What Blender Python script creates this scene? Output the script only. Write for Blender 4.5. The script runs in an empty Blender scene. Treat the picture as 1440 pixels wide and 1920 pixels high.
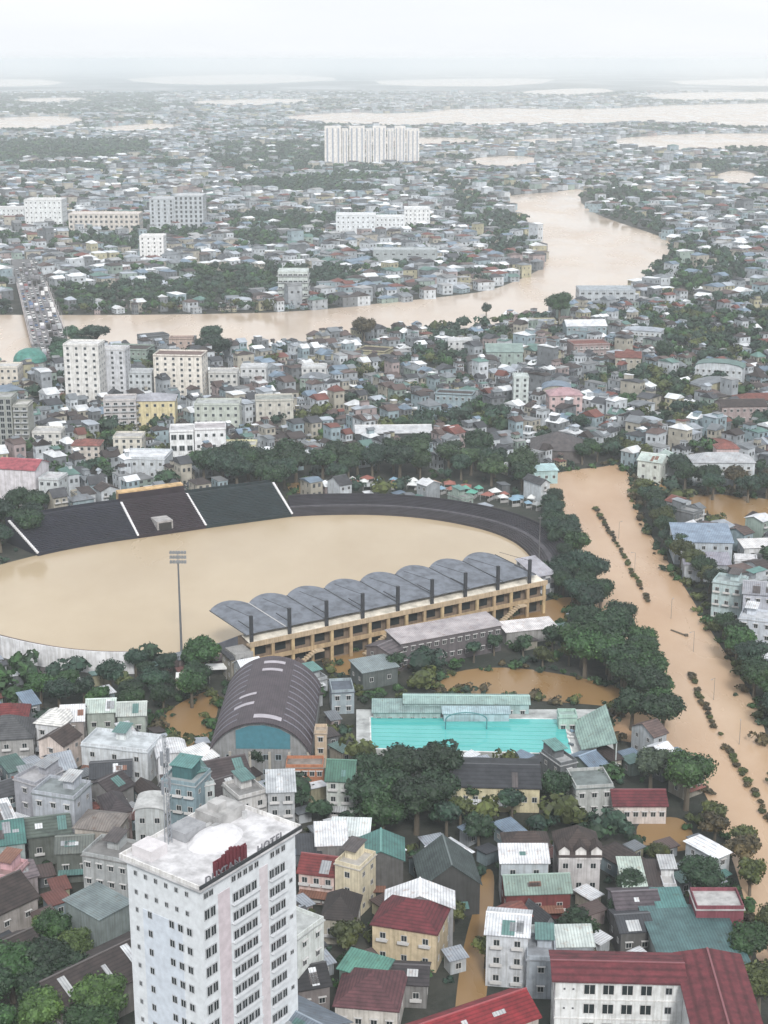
import bpy, math, random
import numpy as np
from mathutils import Vector, Matrix, noise as mnoise
R = random.Random(7)
NP = np.random.RandomState(11)
C = bpy.context.scene
COL = C.collection

# ------------------------------------------------------------------ camera, world, sun, exposure
H = 165.0; F = 2900.0; YH = 112.0
PITCH = math.atan((960-YH)/F); SP, CP = math.sin(PITCH), math.cos(PITCH)
cd = bpy.data.cameras.new('camera'); cam = bpy.data.objects.new('camera', cd); COL.objects.link(cam)
cd.sensor_fit = 'VERTICAL'; cd.sensor_height = 24.0; cd.lens = 24.0*F/1920.0
cd.clip_start = 1.0; cd.clip_end = 90000.0
cam.location = (0, 0, H); cam.rotation_euler = (math.pi/2-PITCH, 0, 0)
C.camera = cam
C.view_settings.view_transform = 'Standard'; C.view_settings.look = 'None'; C.view_settings.gamma = 1
C.view_settings.exposure = 1.30
SUN_EL, SUN_AZ = math.radians(40), math.radians(172)      # azimuth: clockwise from +Y
w = bpy.data.worlds.new('World'); C.world = w; w.use_nodes = True
nt = w.node_tree; bg = nt.nodes['Background']
sky = nt.nodes.new('ShaderNodeTexSky'); sky.sky_type = 'NISHITA'; sky.sun_disc = False
sky.sun_elevation = SUN_EL; sky.sun_rotation = SUN_AZ; sky.dust_density = 5; sky.air_density = 1.2
tc = nt.nodes.new('ShaderNodeTexCoord'); mp = nt.nodes.new('ShaderNodeMapping'); mp.inputs['Scale'].default_value = (1, 1, 7)
nz = nt.nodes.new('ShaderNodeTexNoise'); nz.inputs['Scale'].default_value = 2.2; nz.inputs['Detail'].default_value = 6
rp = nt.nodes.new('ShaderNodeValToRGB')
rp.color_ramp.elements[0].position = .38; rp.color_ramp.elements[0].color = (9.2, 9.5, 9.9, 1)
rp.color_ramp.elements[1].position = .62; rp.color_ramp.elements[1].color = (10.2, 10.3, 10.5, 1)
mx = nt.nodes.new('ShaderNodeMix'); mx.data_type = 'RGBA'; mx.inputs[0].default_value = .88
nt.links.new(tc.outputs['Generated'], mp.inputs[0]); nt.links.new(mp.outputs[0], nz.inputs[0])
nt.links.new(nz.outputs[0], rp.inputs[0]); nt.links.new(sky.outputs[0], mx.inputs[6]); nt.links.new(rp.outputs[0], mx.inputs[7])
nt.links.new(mx.outputs[2], bg.inputs[0]); bg.inputs[1].default_value = 0.047
sl = bpy.data.lights.new('sun', 'SUN'); sl.energy = 1.25; sl.angle = math.radians(11); sl.color = (1, .97, .93)
so = bpy.data.objects.new('sun', sl); COL.objects.link(so)
so.rotation_euler = (math.pi/2-SUN_EL, 0, -SUN_AZ+math.pi)
so.rotation_euler = Vector((math.sin(SUN_AZ)*math.cos(SUN_EL), math.cos(SUN_AZ)*math.cos(SUN_EL), math.sin(SUN_EL))).to_track_quat('Z', 'Y').to_euler()
C.cycles.use_denoising = True
C.cycles.max_bounces = 5; C.cycles.diffuse_bounces = 2; C.cycles.glossy_bounces = 2; C.cycles.volume_bounces = 2
C.cycles.transparent_max_bounces = 4

# ------------------------------------------------------------------ helpers
def G(px, py, z=0.0):
    v = (py-960)/F; u = (px-720)/F; dep = (H-z)/(SP+v*CP)
    return Vector((u*dep, (CP-v*SP)*dep, z))
def P(x, y, z=0.0):
    dep = y*CP+(H-z)*SP; v = ((H-z)*CP-y*SP)/dep
    return 720+F*x/dep, 960+F*v, dep
def srgb(r, g, b):
    f = lambda c: ((c/255+.055)/1.055)**2.4 if c > 10 else c/255/12.92
    return (f(r), f(g), f(b))
def tag(o, label=None, cat=None, group=None, kind=None):
    if label: o['label'] = label
    if cat: o['category'] = cat
    if group: o['group'] = group
    if kind: o['kind'] = kind
    return o
def mat(name, fn):
    m = bpy.data.materials.new(name); m.use_nodes = True; n = m.node_tree; b = n.nodes['Principled BSDF']; fn(n, b); return m
def N(n, t, **k):
    x = n.nodes.new(t)
    for a, v in k.items():
        if a.startswith('i_'): x.inputs[a[2:].replace('_', ' ')].default_value = v
        else: setattr(x, a, v)
    return x
def L(n, a, b): n.links.new(a, b)
def ramp(n, src, stops):
    r = N(n, 'ShaderNodeValToRGB'); e = r.color_ramp.elements
    while len(e) < len(stops): e.new(.5)
    for i, (p, c) in enumerate(stops):
        e[i].position = p; e[i].color = (*c, 1) if len(c) == 3 else c
    L(n, src, r.inputs[0]); return r.outputs[0]
def mul(n, a, b, fac=1.0):
    x = N(n, 'ShaderNodeMix', data_type='RGBA', blend_type='MULTIPLY'); x.inputs[0].default_value = fac
    for s, i in ((a, 6), (b, 7)):
        if isinstance(s, tuple): x.inputs[i].default_value = (*s, 1)
        else: L(n, s, x.inputs[i])
    return x.outputs[2]
def noise(n, scale, detail=4, coord='Object', sc=(1, 1, 1), rough=.6):
    t = N(n, 'ShaderNodeTexCoord'); m = N(n, 'ShaderNodeMapping'); m.inputs['Scale'].default_value = sc
    x = N(n, 'ShaderNodeTexNoise'); x.inputs['Scale'].default_value = scale; x.inputs['Detail'].default_value = detail; x.inputs['Roughness'].default_value = rough
    L(n, t.outputs[coord], m.inputs[0]); L(n, m.outputs[0], x.inputs[0]); return x.outputs[0]
def objcol(n): return N(n, 'ShaderNodeObjectInfo').outputs['Color']
def bump(n, b, src, s=.3, d=.1):
    x = N(n, 'ShaderNodeBump'); x.inputs['Strength'].default_value = s; x.inputs['Distance'].default_value = d
    L(n, src, x.inputs['Height']); L(n, x.outputs[0], b.inputs['Normal'])

def f_wall(n, b):
    c = mul(n, objcol(n), ramp(n, noise(n, .45, 5), [(.3, (.72, .72, .72)), (.62, (1.05, 1.05, 1.05))]))
    c = mul(n, c, ramp(n, noise(n, 1.0, 4, sc=(2.2, 2.2, .12)), [(.35, (.66, .65, .62)), (.55, (1, 1, 1))]), .75)
    L(n, c, b.inputs[0]); b.inputs['Roughness'].default_value = .85
def f_tin(n, b):
    c = mul(n, objcol(n), ramp(n, noise(n, .3, 5), [(.3, (.6, .6, .62)), (.65, (1.12, 1.12, 1.12))]))
    t = N(n, 'ShaderNodeTexCoord'); wv = N(n, 'ShaderNodeTexWave'); wv.inputs['Scale'].default_value = .55; wv.bands_direction = 'X'
    wv.inputs['Distortion'].default_value = .4; L(n, t.outputs['Object'], wv.inputs[0])
    c = mul(n, c, ramp(n, wv.outputs[0], [(0, (.62, .62, .64)), (.45, (1, 1, 1))]), .9)
    c2 = mul(n, c, ramp(n, noise(n, .9, 6), [(.56, (1, 1, 1)), (.72, (.62, .42, .32))]), .7)
    L(n, c2, b.inputs[0]); b.inputs['Roughness'].default_value = .55; b.inputs['Metallic'].default_value = 0.0
    bump(n, b, wv.outputs[0], .4, .05)
def f_tile(n, b):
    c = mul(n, objcol(n), ramp(n, noise(n, .5, 6), [(.3, (.5, .5, .52)), (.68, (1.3, 1.25, 1.2))]))
    t = N(n, 'ShaderNodeTexCoord'); wv = N(n, 'ShaderNodeTexWave'); wv.inputs['Scale'].default_value = .9; wv.bands_direction = 'Z'
    wv.inputs['Distortion'].default_value = .8; L(n, t.outputs['Object'], wv.inputs[0])
    c = mul(n, c, ramp(n, wv.outputs[0], [(0, (.55, .55, .55)), (.5, (1.05, 1.05, 1.05))]), .8)
    L(n, c, b.inputs[0]); b.inputs['Roughness'].default_value = .8; bump(n, b, noise(n, 3, 3), .5, .1)
def f_conc(n, b):
    c = mul(n, objcol(n), ramp(n, noise(n, .35, 8), [(.3, (.5, .5, .5)), (.6, (1.05, 1.05, 1.05))]))
    L(n, c, b.inputs[0]); b.inputs['Roughness'].default_value = .8
def f_glass(n, b):
    b.inputs[0].default_value = (.02, .027, .03, 1); b.inputs['Roughness'].default_value = .15
def f_plain(n, b):
    c = mul(n, objcol(n), ramp(n, noise(n, .8, 4), [(.3, (.82, .82, .82)), (.7, (1.05, 1.05, 1.05))]))
    L(n, c, b.inputs[0]); b.inputs['Roughness'].default_value = .6
def f_leaf(n, b):
    c = mul(n, objcol(n), ramp(n, noise(n, .28, 5, coord='Object'), [(.32, (.45, .5, .5)), (.5, (1, 1, 1)), (.7, (1.7, 1.5, 1.1))]))
    g = N(n, 'ShaderNodeNewGeometry'); c = mul(n, c, ramp(n, g.outputs['Random Per Island'], [(0, (.45, .5, .5)), (1, (1.6, 1.5, 1.2))]))
    L(n, c, b.inputs[0]); b.inputs['Roughness'].default_value = .65
def f_bark(n, b):
    c = ramp(n, noise(n, 2, 5, sc=(3, 3, .5)), [(.3, (.05, .04, .03)), (.7, (.14, .12, .09))]); L(n, c, b.inputs[0]); b.inputs['Roughness'].default_value = .9
def f_attr(n, b):
    a = N(n, 'ShaderNodeAttribute', attribute_name='Col')
    c = mul(n, a.outputs[0], ramp(n, noise(n, .25, 5), [(.3, (.62, .62, .62)), (.66, (1.12, 1.12, 1.12))]))
    L(n, c, b.inputs[0]); b.inputs['Roughness'].default_value = .75
def f_attrleaf(n, b):
    a = N(n, 'ShaderNodeAttribute', attribute_name='Col')
    g = N(n, 'ShaderNodeNewGeometry')
    c = mul(n, a.outputs[0], ramp(n, noise(n, .15, 5), [(.32, (.5, .55, .55)), (.68, (1.5, 1.4, 1.1))]))
    L(n, c, b.inputs[0]); b.inputs['Roughness'].default_value = .7
def mk_water(c1, c2, rough=.12):
    def f(n, b):
        s = noise(n, .014, 8, coord='Object', rough=.62, sc=(1, .6, 1))
        L(n, ramp(n, s, [(.3, c1), (.68, c2)]), b.inputs[0])
        b.inputs['IOR'].default_value = 1.33
        rr = N(n, 'ShaderNodeMapRange'); rr.inputs[1].default_value = .4; rr.inputs[2].default_value = .65; rr.inputs[3].default_value = rough; rr.inputs[4].default_value = rough+.25
        L(n, noise(n, .02, 6, sc=(1, .35, 1)), rr.inputs[0]); L(n, rr.outputs[0], b.inputs['Roughness'])
        bump(n, b, noise(n, .35, 4, coord='Object'), .03, .2)
    return f
def f_ground(n, b):
    t = N(n, 'ShaderNodeTexCoord')
    v = N(n, 'ShaderNodeTexVoronoi'); v.inputs['Scale'].default_value = .045; L(n, t.outputs['Object'], v.inputs[0])
    roofs = ramp(n, v.outputs['Color'], [(0, (.03, .045, .04)), (.55, (.08, .09, .09)), (.75, (.2, .21, .22)), (.9, (.45, .46, .48))])
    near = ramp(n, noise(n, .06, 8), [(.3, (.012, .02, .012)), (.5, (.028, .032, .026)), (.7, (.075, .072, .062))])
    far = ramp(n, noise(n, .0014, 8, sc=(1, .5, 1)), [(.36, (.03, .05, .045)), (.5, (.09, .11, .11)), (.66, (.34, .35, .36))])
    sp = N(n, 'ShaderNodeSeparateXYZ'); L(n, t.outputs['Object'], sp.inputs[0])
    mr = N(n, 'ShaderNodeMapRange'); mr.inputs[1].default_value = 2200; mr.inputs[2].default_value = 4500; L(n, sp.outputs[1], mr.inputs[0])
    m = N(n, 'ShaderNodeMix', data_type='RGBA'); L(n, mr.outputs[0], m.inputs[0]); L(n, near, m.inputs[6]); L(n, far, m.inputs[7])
    L(n, m.outputs[2], b.inputs[0]); b.inputs['Roughness'].default_value = .95; bump(n, b, noise(n, .8, 6), .6, .4)
def f_pool(n, b):
    L(n, ramp(n, noise(n, .1, 4), [(.3, (.07, .37, .36)), (.7, (.10, .44, .43))]), b.inputs[0])
    b.inputs['Roughness'].default_value = .08; bump(n, b, noise(n, 1.2, 4), .1, .1)
def f_seat(n, b):
    t = N(n, 'ShaderNodeTexCoord'); c = mul(n, objcol(n), ramp(n, noise(n, .2, 6), [(.3, (.65, .65, .65)), (.7, (1.3, 1.3, 1.3))]))
    L(n, c, b.inputs[0]); b.inputs['Roughness'].default_value = .85
def f_lattice(n, b):
    t = N(n, 'ShaderNodeTexCoord'); k = N(n, 'ShaderNodeTexChecker'); k.inputs['Scale'].default_value = .55
    k.inputs[1].default_value = (.5, .52, .55, 1); k.inputs[2].default_value = (.12, .13, .15, 1)
    L(n, t.outputs['Object'], k.inputs[0]); L(n, k.outputs[0], b.inputs[0]); b.inputs['Roughness'].default_value = .8
M = {k: mat(k, f) for k, f in dict(wall=f_wall, tin=f_tin, tile=f_tile, conc=f_conc, glass=f_glass, plain=f_plain, leaf=f_leaf, bark=f_bark,
     attr=f_attr, attrleaf=f_attrleaf, ground=f_ground, pool=f_pool, seat=f_seat, lattice=f_lattice,
     river=mk_water((.45, .355, .275), (.54, .45, .365)), flood=mk_water((.35, .21, .115), (.51, .375, .26), .16), stad=mk_water((.37, .29, .19), (.46, .375, .26), .05),
     ochre=mk_water((.22, .13, .055), (.29, .19, .09), .2)).items()}

def meshdata(name, vs, fs, mats=(), mi=None, smooth=False):
    me = bpy.data.meshes.new(name); me.from_pydata([tuple(v) for v in vs], [], fs)
    for m in mats: me.materials.append(M[m] if isinstance(m, str) else m)
    if mi is not None: me.polygons.foreach_set('material_index', mi)
    if smooth: me.polygons.foreach_set('use_smooth', [True]*len(fs))
    me.update(); return me
def obj(name, me, parent=None, color=(1, 1, 1), loc=None, scale=None, rz=0):
    o = bpy.data.objects.new(name, me); COL.objects.link(o); o.color = (*color, 1)
    if parent: o.parent = parent
    if loc is not None: o.location = loc
    if scale is not None: o.scale = scale
    if rz: o.rotation_euler = (0, 0, rz)
    return o
def empty(name, loc, rz=0):
    o = bpy.data.objects.new(name, None); COL.objects.link(o); o.location = loc; o.rotation_euler = (0, 0, rz); o.empty_display_size = 1
    return o
class MB:
    def __init__(s): s.v = []; s.f = []; s.m = []
    def add(s, vs, fs, mi=0):
        k = len(s.v); s.v += [tuple(x) for x in vs]; s.f += [tuple(i+k for i in f) for f in fs]; s.m += [mi]*len(fs)
    def box(s, x0, x1, y0, y1, z0, z1, mi=0):
        s.add([(x0, y0, z0), (x1, y0, z0), (x1, y1, z0), (x0, y1, z0), (x0, y0, z1), (x1, y0, z1), (x1, y1, z1), (x0, y1, z1)],
              [(0, 3, 2, 1), (4, 5, 6, 7), (0, 1, 5, 4), (1, 2, 6, 5), (2, 3, 7, 6), (3, 0, 4, 7)], mi)
    def prism(s, prof, axis, a, b, mi=0):   # prof: ring of (q,z) counter-clockwise seen from -axis
        n = len(prof)
        if axis == 'x': vs = [(a, q, z) for q, z in prof]+[(b, q, z) for q, z in prof]
        else: vs = [(q, a, z) for q, z in prof]+[(q, b, z) for q, z in prof]
        fs = [tuple(range(n)), tuple(range(2*n-1, n-1, -1))]+[(i, i+n, (i+1) % n+n, (i+1) % n) for i in range(n)]
        s.add(vs, fs, mi)
    def tube(s, p, q, r0, r1, n=8, mi=0):
        p = Vector(p); q = Vector(q); d = (q-p).normalized(); a = d.orthogonal().normalized(); b = d.cross(a)
        vs = []
        for c, r in ((p, r0), (q, r1)):
            for i in range(n):
                t = 2*math.pi*i/n; vs.append(c+a*math.cos(t)*r+b*math.sin(t)*r)
        s.add(vs, [(i, (i+1) % n, (i+1) % n+n, i+n) for i in range(n)]+[tuple(range(n-1, -1, -1)), tuple(range(n, 2*n))], mi)
    def build(s, name, mats, parent=None, color=(1, 1, 1), **k):
        if isinstance(mats, str): mats = (mats,)
        me = meshdata(name, s.v, s.f, mats, s.m)
        return obj(name, me, parent, color, **k)

# ---- occupancy grid (1.5 m cells) for the near land
GX0, GY0, GR = -520, 150, 1.5
OCC = np.zeros((int(1040/GR), int(1300/GR)), bool)
def mark(cx, cy, w_, d_, rz=0, test=False, pad=0.0):
    w_ += pad*2; d_ += pad*2
    nx = max(2, int(w_/1.2)+1); ny = max(2, int(d_/1.2)+1)
    a, b = np.meshgrid(np.linspace(-w_/2, w_/2, nx), np.linspace(-d_/2, d_/2, ny))
    c, s = math.cos(rz), math.sin(rz)
    X = ((cx+a*c-b*s-GX0)/GR).astype(int).ravel(); Y = ((cy+a*s+b*c-GY0)/GR).astype(int).ravel()
    ok = (X >= 0) & (X < OCC.shape[0]) & (Y >= 0) & (Y < OCC.shape[1])
    X, Y = X[ok], Y[ok]
    if test: return len(X) > 0 and bool(OCC[X, Y].any())
    OCC[X, Y] = True
def inpoly(X, Y, poly):
    X = np.asarray(X, float); Y = np.asarray(Y, float); r = np.zeros(X.shape, bool); n = len(poly)
    for i in range(n):
        x1, y1 = poly[i][:2]; x2, y2 = poly[(i+1) % n][:2]
        if y1 == y2: continue
        c = ((y1 > Y) != (y2 > Y)) & (X < (x2-x1)*(Y-y1)/(y2-y1)+x1); r ^= c
    return r
def gpoly(px): return [G(a, b) for a, b in px]
def smoothpts(pts, it=2, closed=True):
    for _ in range(it):
        o = []
        n = len(pts)
        rng = range(n) if closed else range(n-1)
        if not closed: o.append(pts[0])
        for i in rng:
            a, b = Vector(pts[i]), Vector(pts[(i+1) % n]); o += [a.lerp(b, .25), a.lerp(b, .75)]
        if not closed: o.append(pts[-1])
        pts = o
    return pts
WATERS = []
def water(name, px, m, z, it=2, block=True):
    pts = smoothpts(gpoly(px), it)
    import bmesh
    bm = bmesh.new(); vs = [bm.verts.new((p.x, p.y, 0)) for p in pts]; f = bm.faces.new(vs); bmesh.ops.triangulate(bm, faces=[f])
    bm.normal_update()
    for f in bm.faces:
        if f.normal.z < 0: f.normal_flip()
    me = bpy.data.meshes.new(name); bm.to_mesh(me); bm.free(); me.materials.append(M[m])
    o = obj(name, me, loc=(0, 0, z)); tag(o, kind='structure')
    if block:
        WATERS.append(pts)
        xs = [p.x for p in pts]; ys = [p.y for p in pts]
        gx, gy = np.meshgrid(GX0+np.arange(OCC.shape[0])*GR, GY0+np.arange(OCC.shape[1])*GR, indexing='ij')
        OCC[inpoly(gx, gy, pts)] = True
    return o

# ------------------------------------------------------------------ ground and water
g = MB(); S = 45000
nx_, ny_ = 12, 12
g.add([(-S/2, -2000, 0), (S/2, -2000, 0), (S/2, S, 0), (-S/2, S, 0)], [(0, 1, 2, 3)])
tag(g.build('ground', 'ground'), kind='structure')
river_px = [(-400, 592), (0, 590), (110, 591), (330, 590), (560, 585), (700, 570), (830, 557), (920, 545), (985, 520), (1022, 500), (1014, 470), (1000, 440), (975, 405),
            (938, 374), (962, 365), (1040, 360), (1098, 352), (1084, 375), (1110, 398), (1150, 414), (1200, 430), (1262, 452), (1250, 482), (1215, 520), (1170, 552),
            (1090, 568), (1020, 590), (930, 610), (810, 622), (700, 634), (600, 642), (500, 654), (430, 664), (390, 660), (300, 652), (240, 654), (150, 662), (60, 684), (0, 690), (-400, 720)]
water('river', river_px, 'river', .02, 1)
stad_px = [(-160, 1110), (-60, 1075), (60, 1043), (110, 1032), (190, 1017), (300, 1002), (400, 987), (480, 976), (545, 968), (600, 966), (700, 965), (790, 971), (870, 984), (930, 1000),
           (975, 1022), (1008, 1060), (1000, 1092), (860, 1140), (700, 1175), (480, 1225), (430, 1232), (340, 1234), (250, 1236), (130, 1226), (0, 1200), (-120, 1160)]
water('stadium_flood_water', stad_px, 'stad', .03, 1)
road_px = [(1000, 905), (1030, 890), (1080, 880), (1130, 876), (1160, 868), (1195, 905), (1190, 950), (1230, 1020), (1290, 1110), (1330, 1180), (1385, 1262), (1425, 1335), (1450, 1430), (1520, 1600),
           (1520, 1830), (1425, 1830), (1400, 1700), (1370, 1600), (1330, 1500), (1290, 1440), (1230, 1400), (1140, 1385), (1145, 1340), (1200, 1330), (1180, 1260), (1140, 1200), (1110, 1150), (1090, 1080), (1060, 1000), (1035, 940)]
water('flooded_road', road_px, 'flood', .024, 1)
for px in ([(780, 1290), (860, 1255), (960, 1250), (1060, 1265), (1180, 1290), (1190, 1330), (1100, 1320), (980, 1312), (880, 1300)],
           [(1190, 1550), (1215, 1535), (1280, 1530), (1305, 1570), (1290, 1600), (1200, 1590)],
           [(300, 1345), (340, 1315), (400, 1290), (415, 1310), (390, 1400), (330, 1405), (300, 1380)],
           [(905, 1630), (928, 1630), (925, 1700), (918, 1790), (912, 1880), (895, 1930), (850, 1930), (858, 1840), (872, 1760), (890, 1700)],
           [(600, 1225), (720, 1215), (760, 1240), (740, 1275), (610, 1262)],
           [(930, 1180), (960, 1150), (1040, 1120), (1090, 1120), (1080, 1160), (1000, 1200)],
           [(1270, 930), (1340, 925), (1440, 935), (1500, 950), (1500, 1010), (1380, 1000), (1290, 965)],
           [(1380, 1690), (1440, 1680), (1500, 1760), (1440, 1790), (1400, 1760)],
           [(1180, 905), (1260, 900), (1270, 930), (1200, 935)],
           [(535, 905), (580, 905), (585, 925), (545, 925)]):
    water('flood_pool', px, 'ochre', .016)
for px in ([(500, 222), (640, 210), (760, 214), (880, 202), (1100, 206), (1300, 196), (1700, 190), (1700, 240), (1420, 243), (1330, 236), (1180, 232), (1030, 238), (880, 236), (740, 240), (600, 234)],
           [(1130, 262), (1260, 252), (1420, 250), (1750, 250), (1750, 292), (1560, 288), (1420, 278), (1280, 284), (1160, 276)],
           [(1180, 180), (1320, 172), (1750, 174), (1750, 186), (1400, 190), (1250, 190)], [(860, 302), (930, 292), (1010, 294), (1010, 316), (920, 320)],
           [(1335, 330), (1380, 318), (1425, 328), (1410, 354), (1350, 354)], [(-80, 226), (80, 217), (165, 222), (130, 244), (-80, 246)], [(640, 258), (900, 258), (900, 274), (700, 274)],
           [(180, 238), (320, 230), (340, 244), (200, 252)], [(230, 146), (500, 138), (680, 148), (440, 160), (260, 156)], [(-150, 154), (60, 147), (150, 158), (-100, 166)], [(700, 150), (1050, 146), (1000, 162), (720, 162)],
           [(1240, 150), (1750, 142), (1750, 158), (1300, 162)], [(950, 172), (1120, 164), (1170, 174), (1040, 182)], [(330, 190), (560, 184), (600, 194), (380, 200)], [(20, 186), (150, 182), (170, 190), (40, 196)],
           [(960, 262), (1080, 258), (1090, 268), (980, 274)], [(1460, 310), (1600, 306), (1600, 330), (1450, 330)]):
    water('floodplain_water', px, 'river', .5, 1)

# ------------------------------------------------------------------ windows (shared unit meshes, 1 x 1, face at -y)
def win_mesh(name, kind):
    b = MB(); t = .07
    b.box(-.5, .5, -.03, .0, -.5, .5, 0)
    for x0, x1, z0, z1 in ((-.5, -.5+t, -.5, .5), (.5-t, .5, -.5, .5), (-.5+t, .5-t, .5-t, .5), (-.5+t, .5-t, -.5, -.5+t), (-t/3, t/3, -.5+t, .5-t)):
        b.box(x0, x1, -.08, -.031, z0, z1, 1)
    if kind == 'shade': b.box(-.65, .65, -.5, -.082, .54, .62, 1)
    if kind == 'balcony':
        b.box(-.9, .9, -1.0, -.082, -.62, -.52, 1)
        b.box(-.9, .9, -1.0, -.95, -.52, -.15, 1)
    return meshdata(name, b.v, b.f, ('glass', 'plain'), b.m)
WIN = {k: win_mesh('window_'+k, k) for k in ('plain', 'shade', 'balcony')}
NWIN = {}
def windows(root, face, w_, d_, h, nx, nf, ww=1.2, wh=1.35, kind='plain', col=(.55, .55, .55), z0=0, x0=None, x1=None, off=0.0):
    fh = (h-z0)/nf
    span = w_ if face in 'fb' else d_
    a0 = -span/2 if x0 is None else x0; a1 = span/2 if x1 is None else x1
    for j in range(nf):
        for i in range(nx):
            q = a0+(a1-a0)*(i+.5)/nx; z = z0+fh*(j+.52)
            if face == 'f': loc = (q, -d_/2-off, z); rz = 0
            elif face == 'b': loc = (-q, d_/2+off, z); rz = math.pi
            elif face == 'r': loc = (w_/2+off, q, z); rz = math.pi/2
            else: loc = (-w_/2-off, q, z); rz = -math.pi/2
            c = NWIN.get(root.name, 0)
            if c >= 100: return
            NWIN[root.name] = c+1
            obj('window', WIN[kind], root, col, loc, (ww, 1, wh), rz)

# ------------------------------------------------------------------ houses
def add_roof(root, w_, d_, h, roof, rh, rc, rm, wc, over=.45, x=0, y=0, name='roof'):
    b = MB(); t = .16; trim = None
    hw, hd = w_/2, d_/2
    if roof in ('gx', 'gy'):
        a = hd if roof == 'gx' else hw; o = over; s = rh/a
        prof = [(-a-o, h-o*s), (-a-o, h-o*s+t), (0, h+rh+t), (a+o, h-o*s+t), (a+o, h-o*s), (0, h+rh)]
        if roof == 'gx': b.prism(prof, 'x', -hw-o, hw+o)
        else: b.prism(prof, 'y', -hd-o, hd+o)
        trim = MB()
        if roof == 'gx': trim.box(-hw-o-.02, hw+o+.02, -.16, .16, h+rh+t-.08, h+rh+t+.12)
        else: trim.box(-.16, .16, -hd-o-.02, hd+o+.02, h+rh+t-.08, h+rh+t+.12)
    elif roof == 'hip':
        o = over; X, Y = hw+o, hd+o; k = max(0, X-Y); l = max(0, Y-X)
        b.add([(-X, -Y, h), (X, -Y, h), (X, Y, h), (-X, Y, h), (-X, -Y, h+t), (X, -Y, h+t), (X, Y, h+t), (-X, Y, h+t), (-k-.01, -l-.01, h+rh), (k+.01, -l-.01, h+rh), (k+.01, l+.01, h+rh), (-k-.01, l+.01, h+rh)],
              [(0, 3, 2, 1), (0, 1, 5, 4), (1, 2, 6, 5), (2, 3, 7, 6), (3, 0, 4, 7), (4, 5, 9, 8), (5, 6, 10, 9), (6, 7, 11, 10), (7, 4, 8, 11), (8, 9, 10, 11)])
    elif roof == 'shed':
        o = over; b.prism([(-hd-o, h), (-hd-o, h+t), (hd+o, h+rh+t), (hd+o, h+rh)], 'x', -hw-o, hw+o)
    elif roof == 'arch':
        n = 10; a = hw+over; up = [(-a*math.cos(math.pi*i/n), h+rh*math.sin(math.pi*i/n)+t) for i in range(n+1)]
        lo = [(-a*.99*math.cos(math.pi*i/n), h+rh*math.sin(math.pi*i/n)) for i in range(n, -1, -1)]
        b.prism(up+lo, 'y', -hd-over, hd+over)
    else:
        o = .25; b.box(-hw-o, hw+o, -hd-o, hd+o, h-.06, h+.14)
        trim = MB(); p = .85; q = .2
        trim.box(-hw, hw, -hd, -hd+q, h+.14, h+p); trim.box(-hw, hw, hd-q, hd, h+.14, h+p)
        trim.box(-hw, -hw+q, -hd+q, hd-q, h+.14, h+p); trim.box(hw-q, hw, -hd+q, hd-q, h+.14, h+p)
    r = b.build(name, rm, root, rc, loc=(x, y, 0))
    if trim is not None:
        if roof == 'flat': trim.build('parapet', 'wall', root, wc, loc=(x, y, 0))
        elif w_*d_ > 45: trim.build('ridge_cap', 'plain', r, tuple(min(.75, c*1.45+.05) for c in rc))
    return r
def add_walls(root, w_, d_, h, roof, rh, wc, x=0, y=0, m='wall', name='wall'):
    b = MB(); hw, hd = w_/2, d_/2
    if roof == 'gx': b.prism([(-hd, 0), (-hd, h), (0, h+rh), (hd, h), (hd, 0)], 'x', -hw, hw)
    elif roof == 'gy': b.prism([(-hw, 0), (-hw, h), (0, h+rh), (hw, h), (hw, 0)], 'y', -hd, hd)
    elif roof == 'shed': b.prism([(-hd, 0), (-hd, h), (hd, h+rh), (hd, 0)], 'x', -hw, hw)
    elif roof == 'arch': b.prism([(-hw, 0)]+[(-hw*.985*math.cos(math.pi*i/10), h+rh*.985*math.sin(math.pi*i/10)) for i in range(11)]+[(hw, 0)], 'y', -hd, hd)
    else: b.box(-hw, hw, -hd, hd, 0, h-.061 if roof == 'flat' else h+.05)
    return b.build(name, m, root, wc, loc=(x, y, 0))
def house_at(cx, cy, rz, w_, d_, h, roof, rh, wc, rc, rm='tin', nx=None, nf=None, name='house', detail=1, wkind=None, wm='wall'):
    root = empty(name, (cx, cy, 0), rz)
    mark(cx, cy, w_, d_, rz)
    add_walls(root, w_, d_, h, roof, rh, wc, m=wm); add_roof(root, w_, d_, h, roof, rh, rc, rm, wc)
    nf = nf if nf is not None else max(1, round(h/3.3)); nx = nx if nx is not None else max(1, round(w_/2.7))
    k = wkind or R.choice(['plain', 'shade', 'shade', 'balcony'])
    if nx and detail:
        windows(root, 'f', w_, d_, h, nx, nf, kind=k)
        if detail > 1:
            ny = max(1, round(d_/3.6))
            windows(root, 'l', w_, d_, h, ny, nf, 1.0, 1.1); windows(root, 'r', w_, d_, h, ny, nf, 1.0, 1.1)
    return root
ALL = []     # (root, base description, category, group, px)
def desc_register(o, desc, cat, group): ALL.append((o, desc, cat, group))
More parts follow.
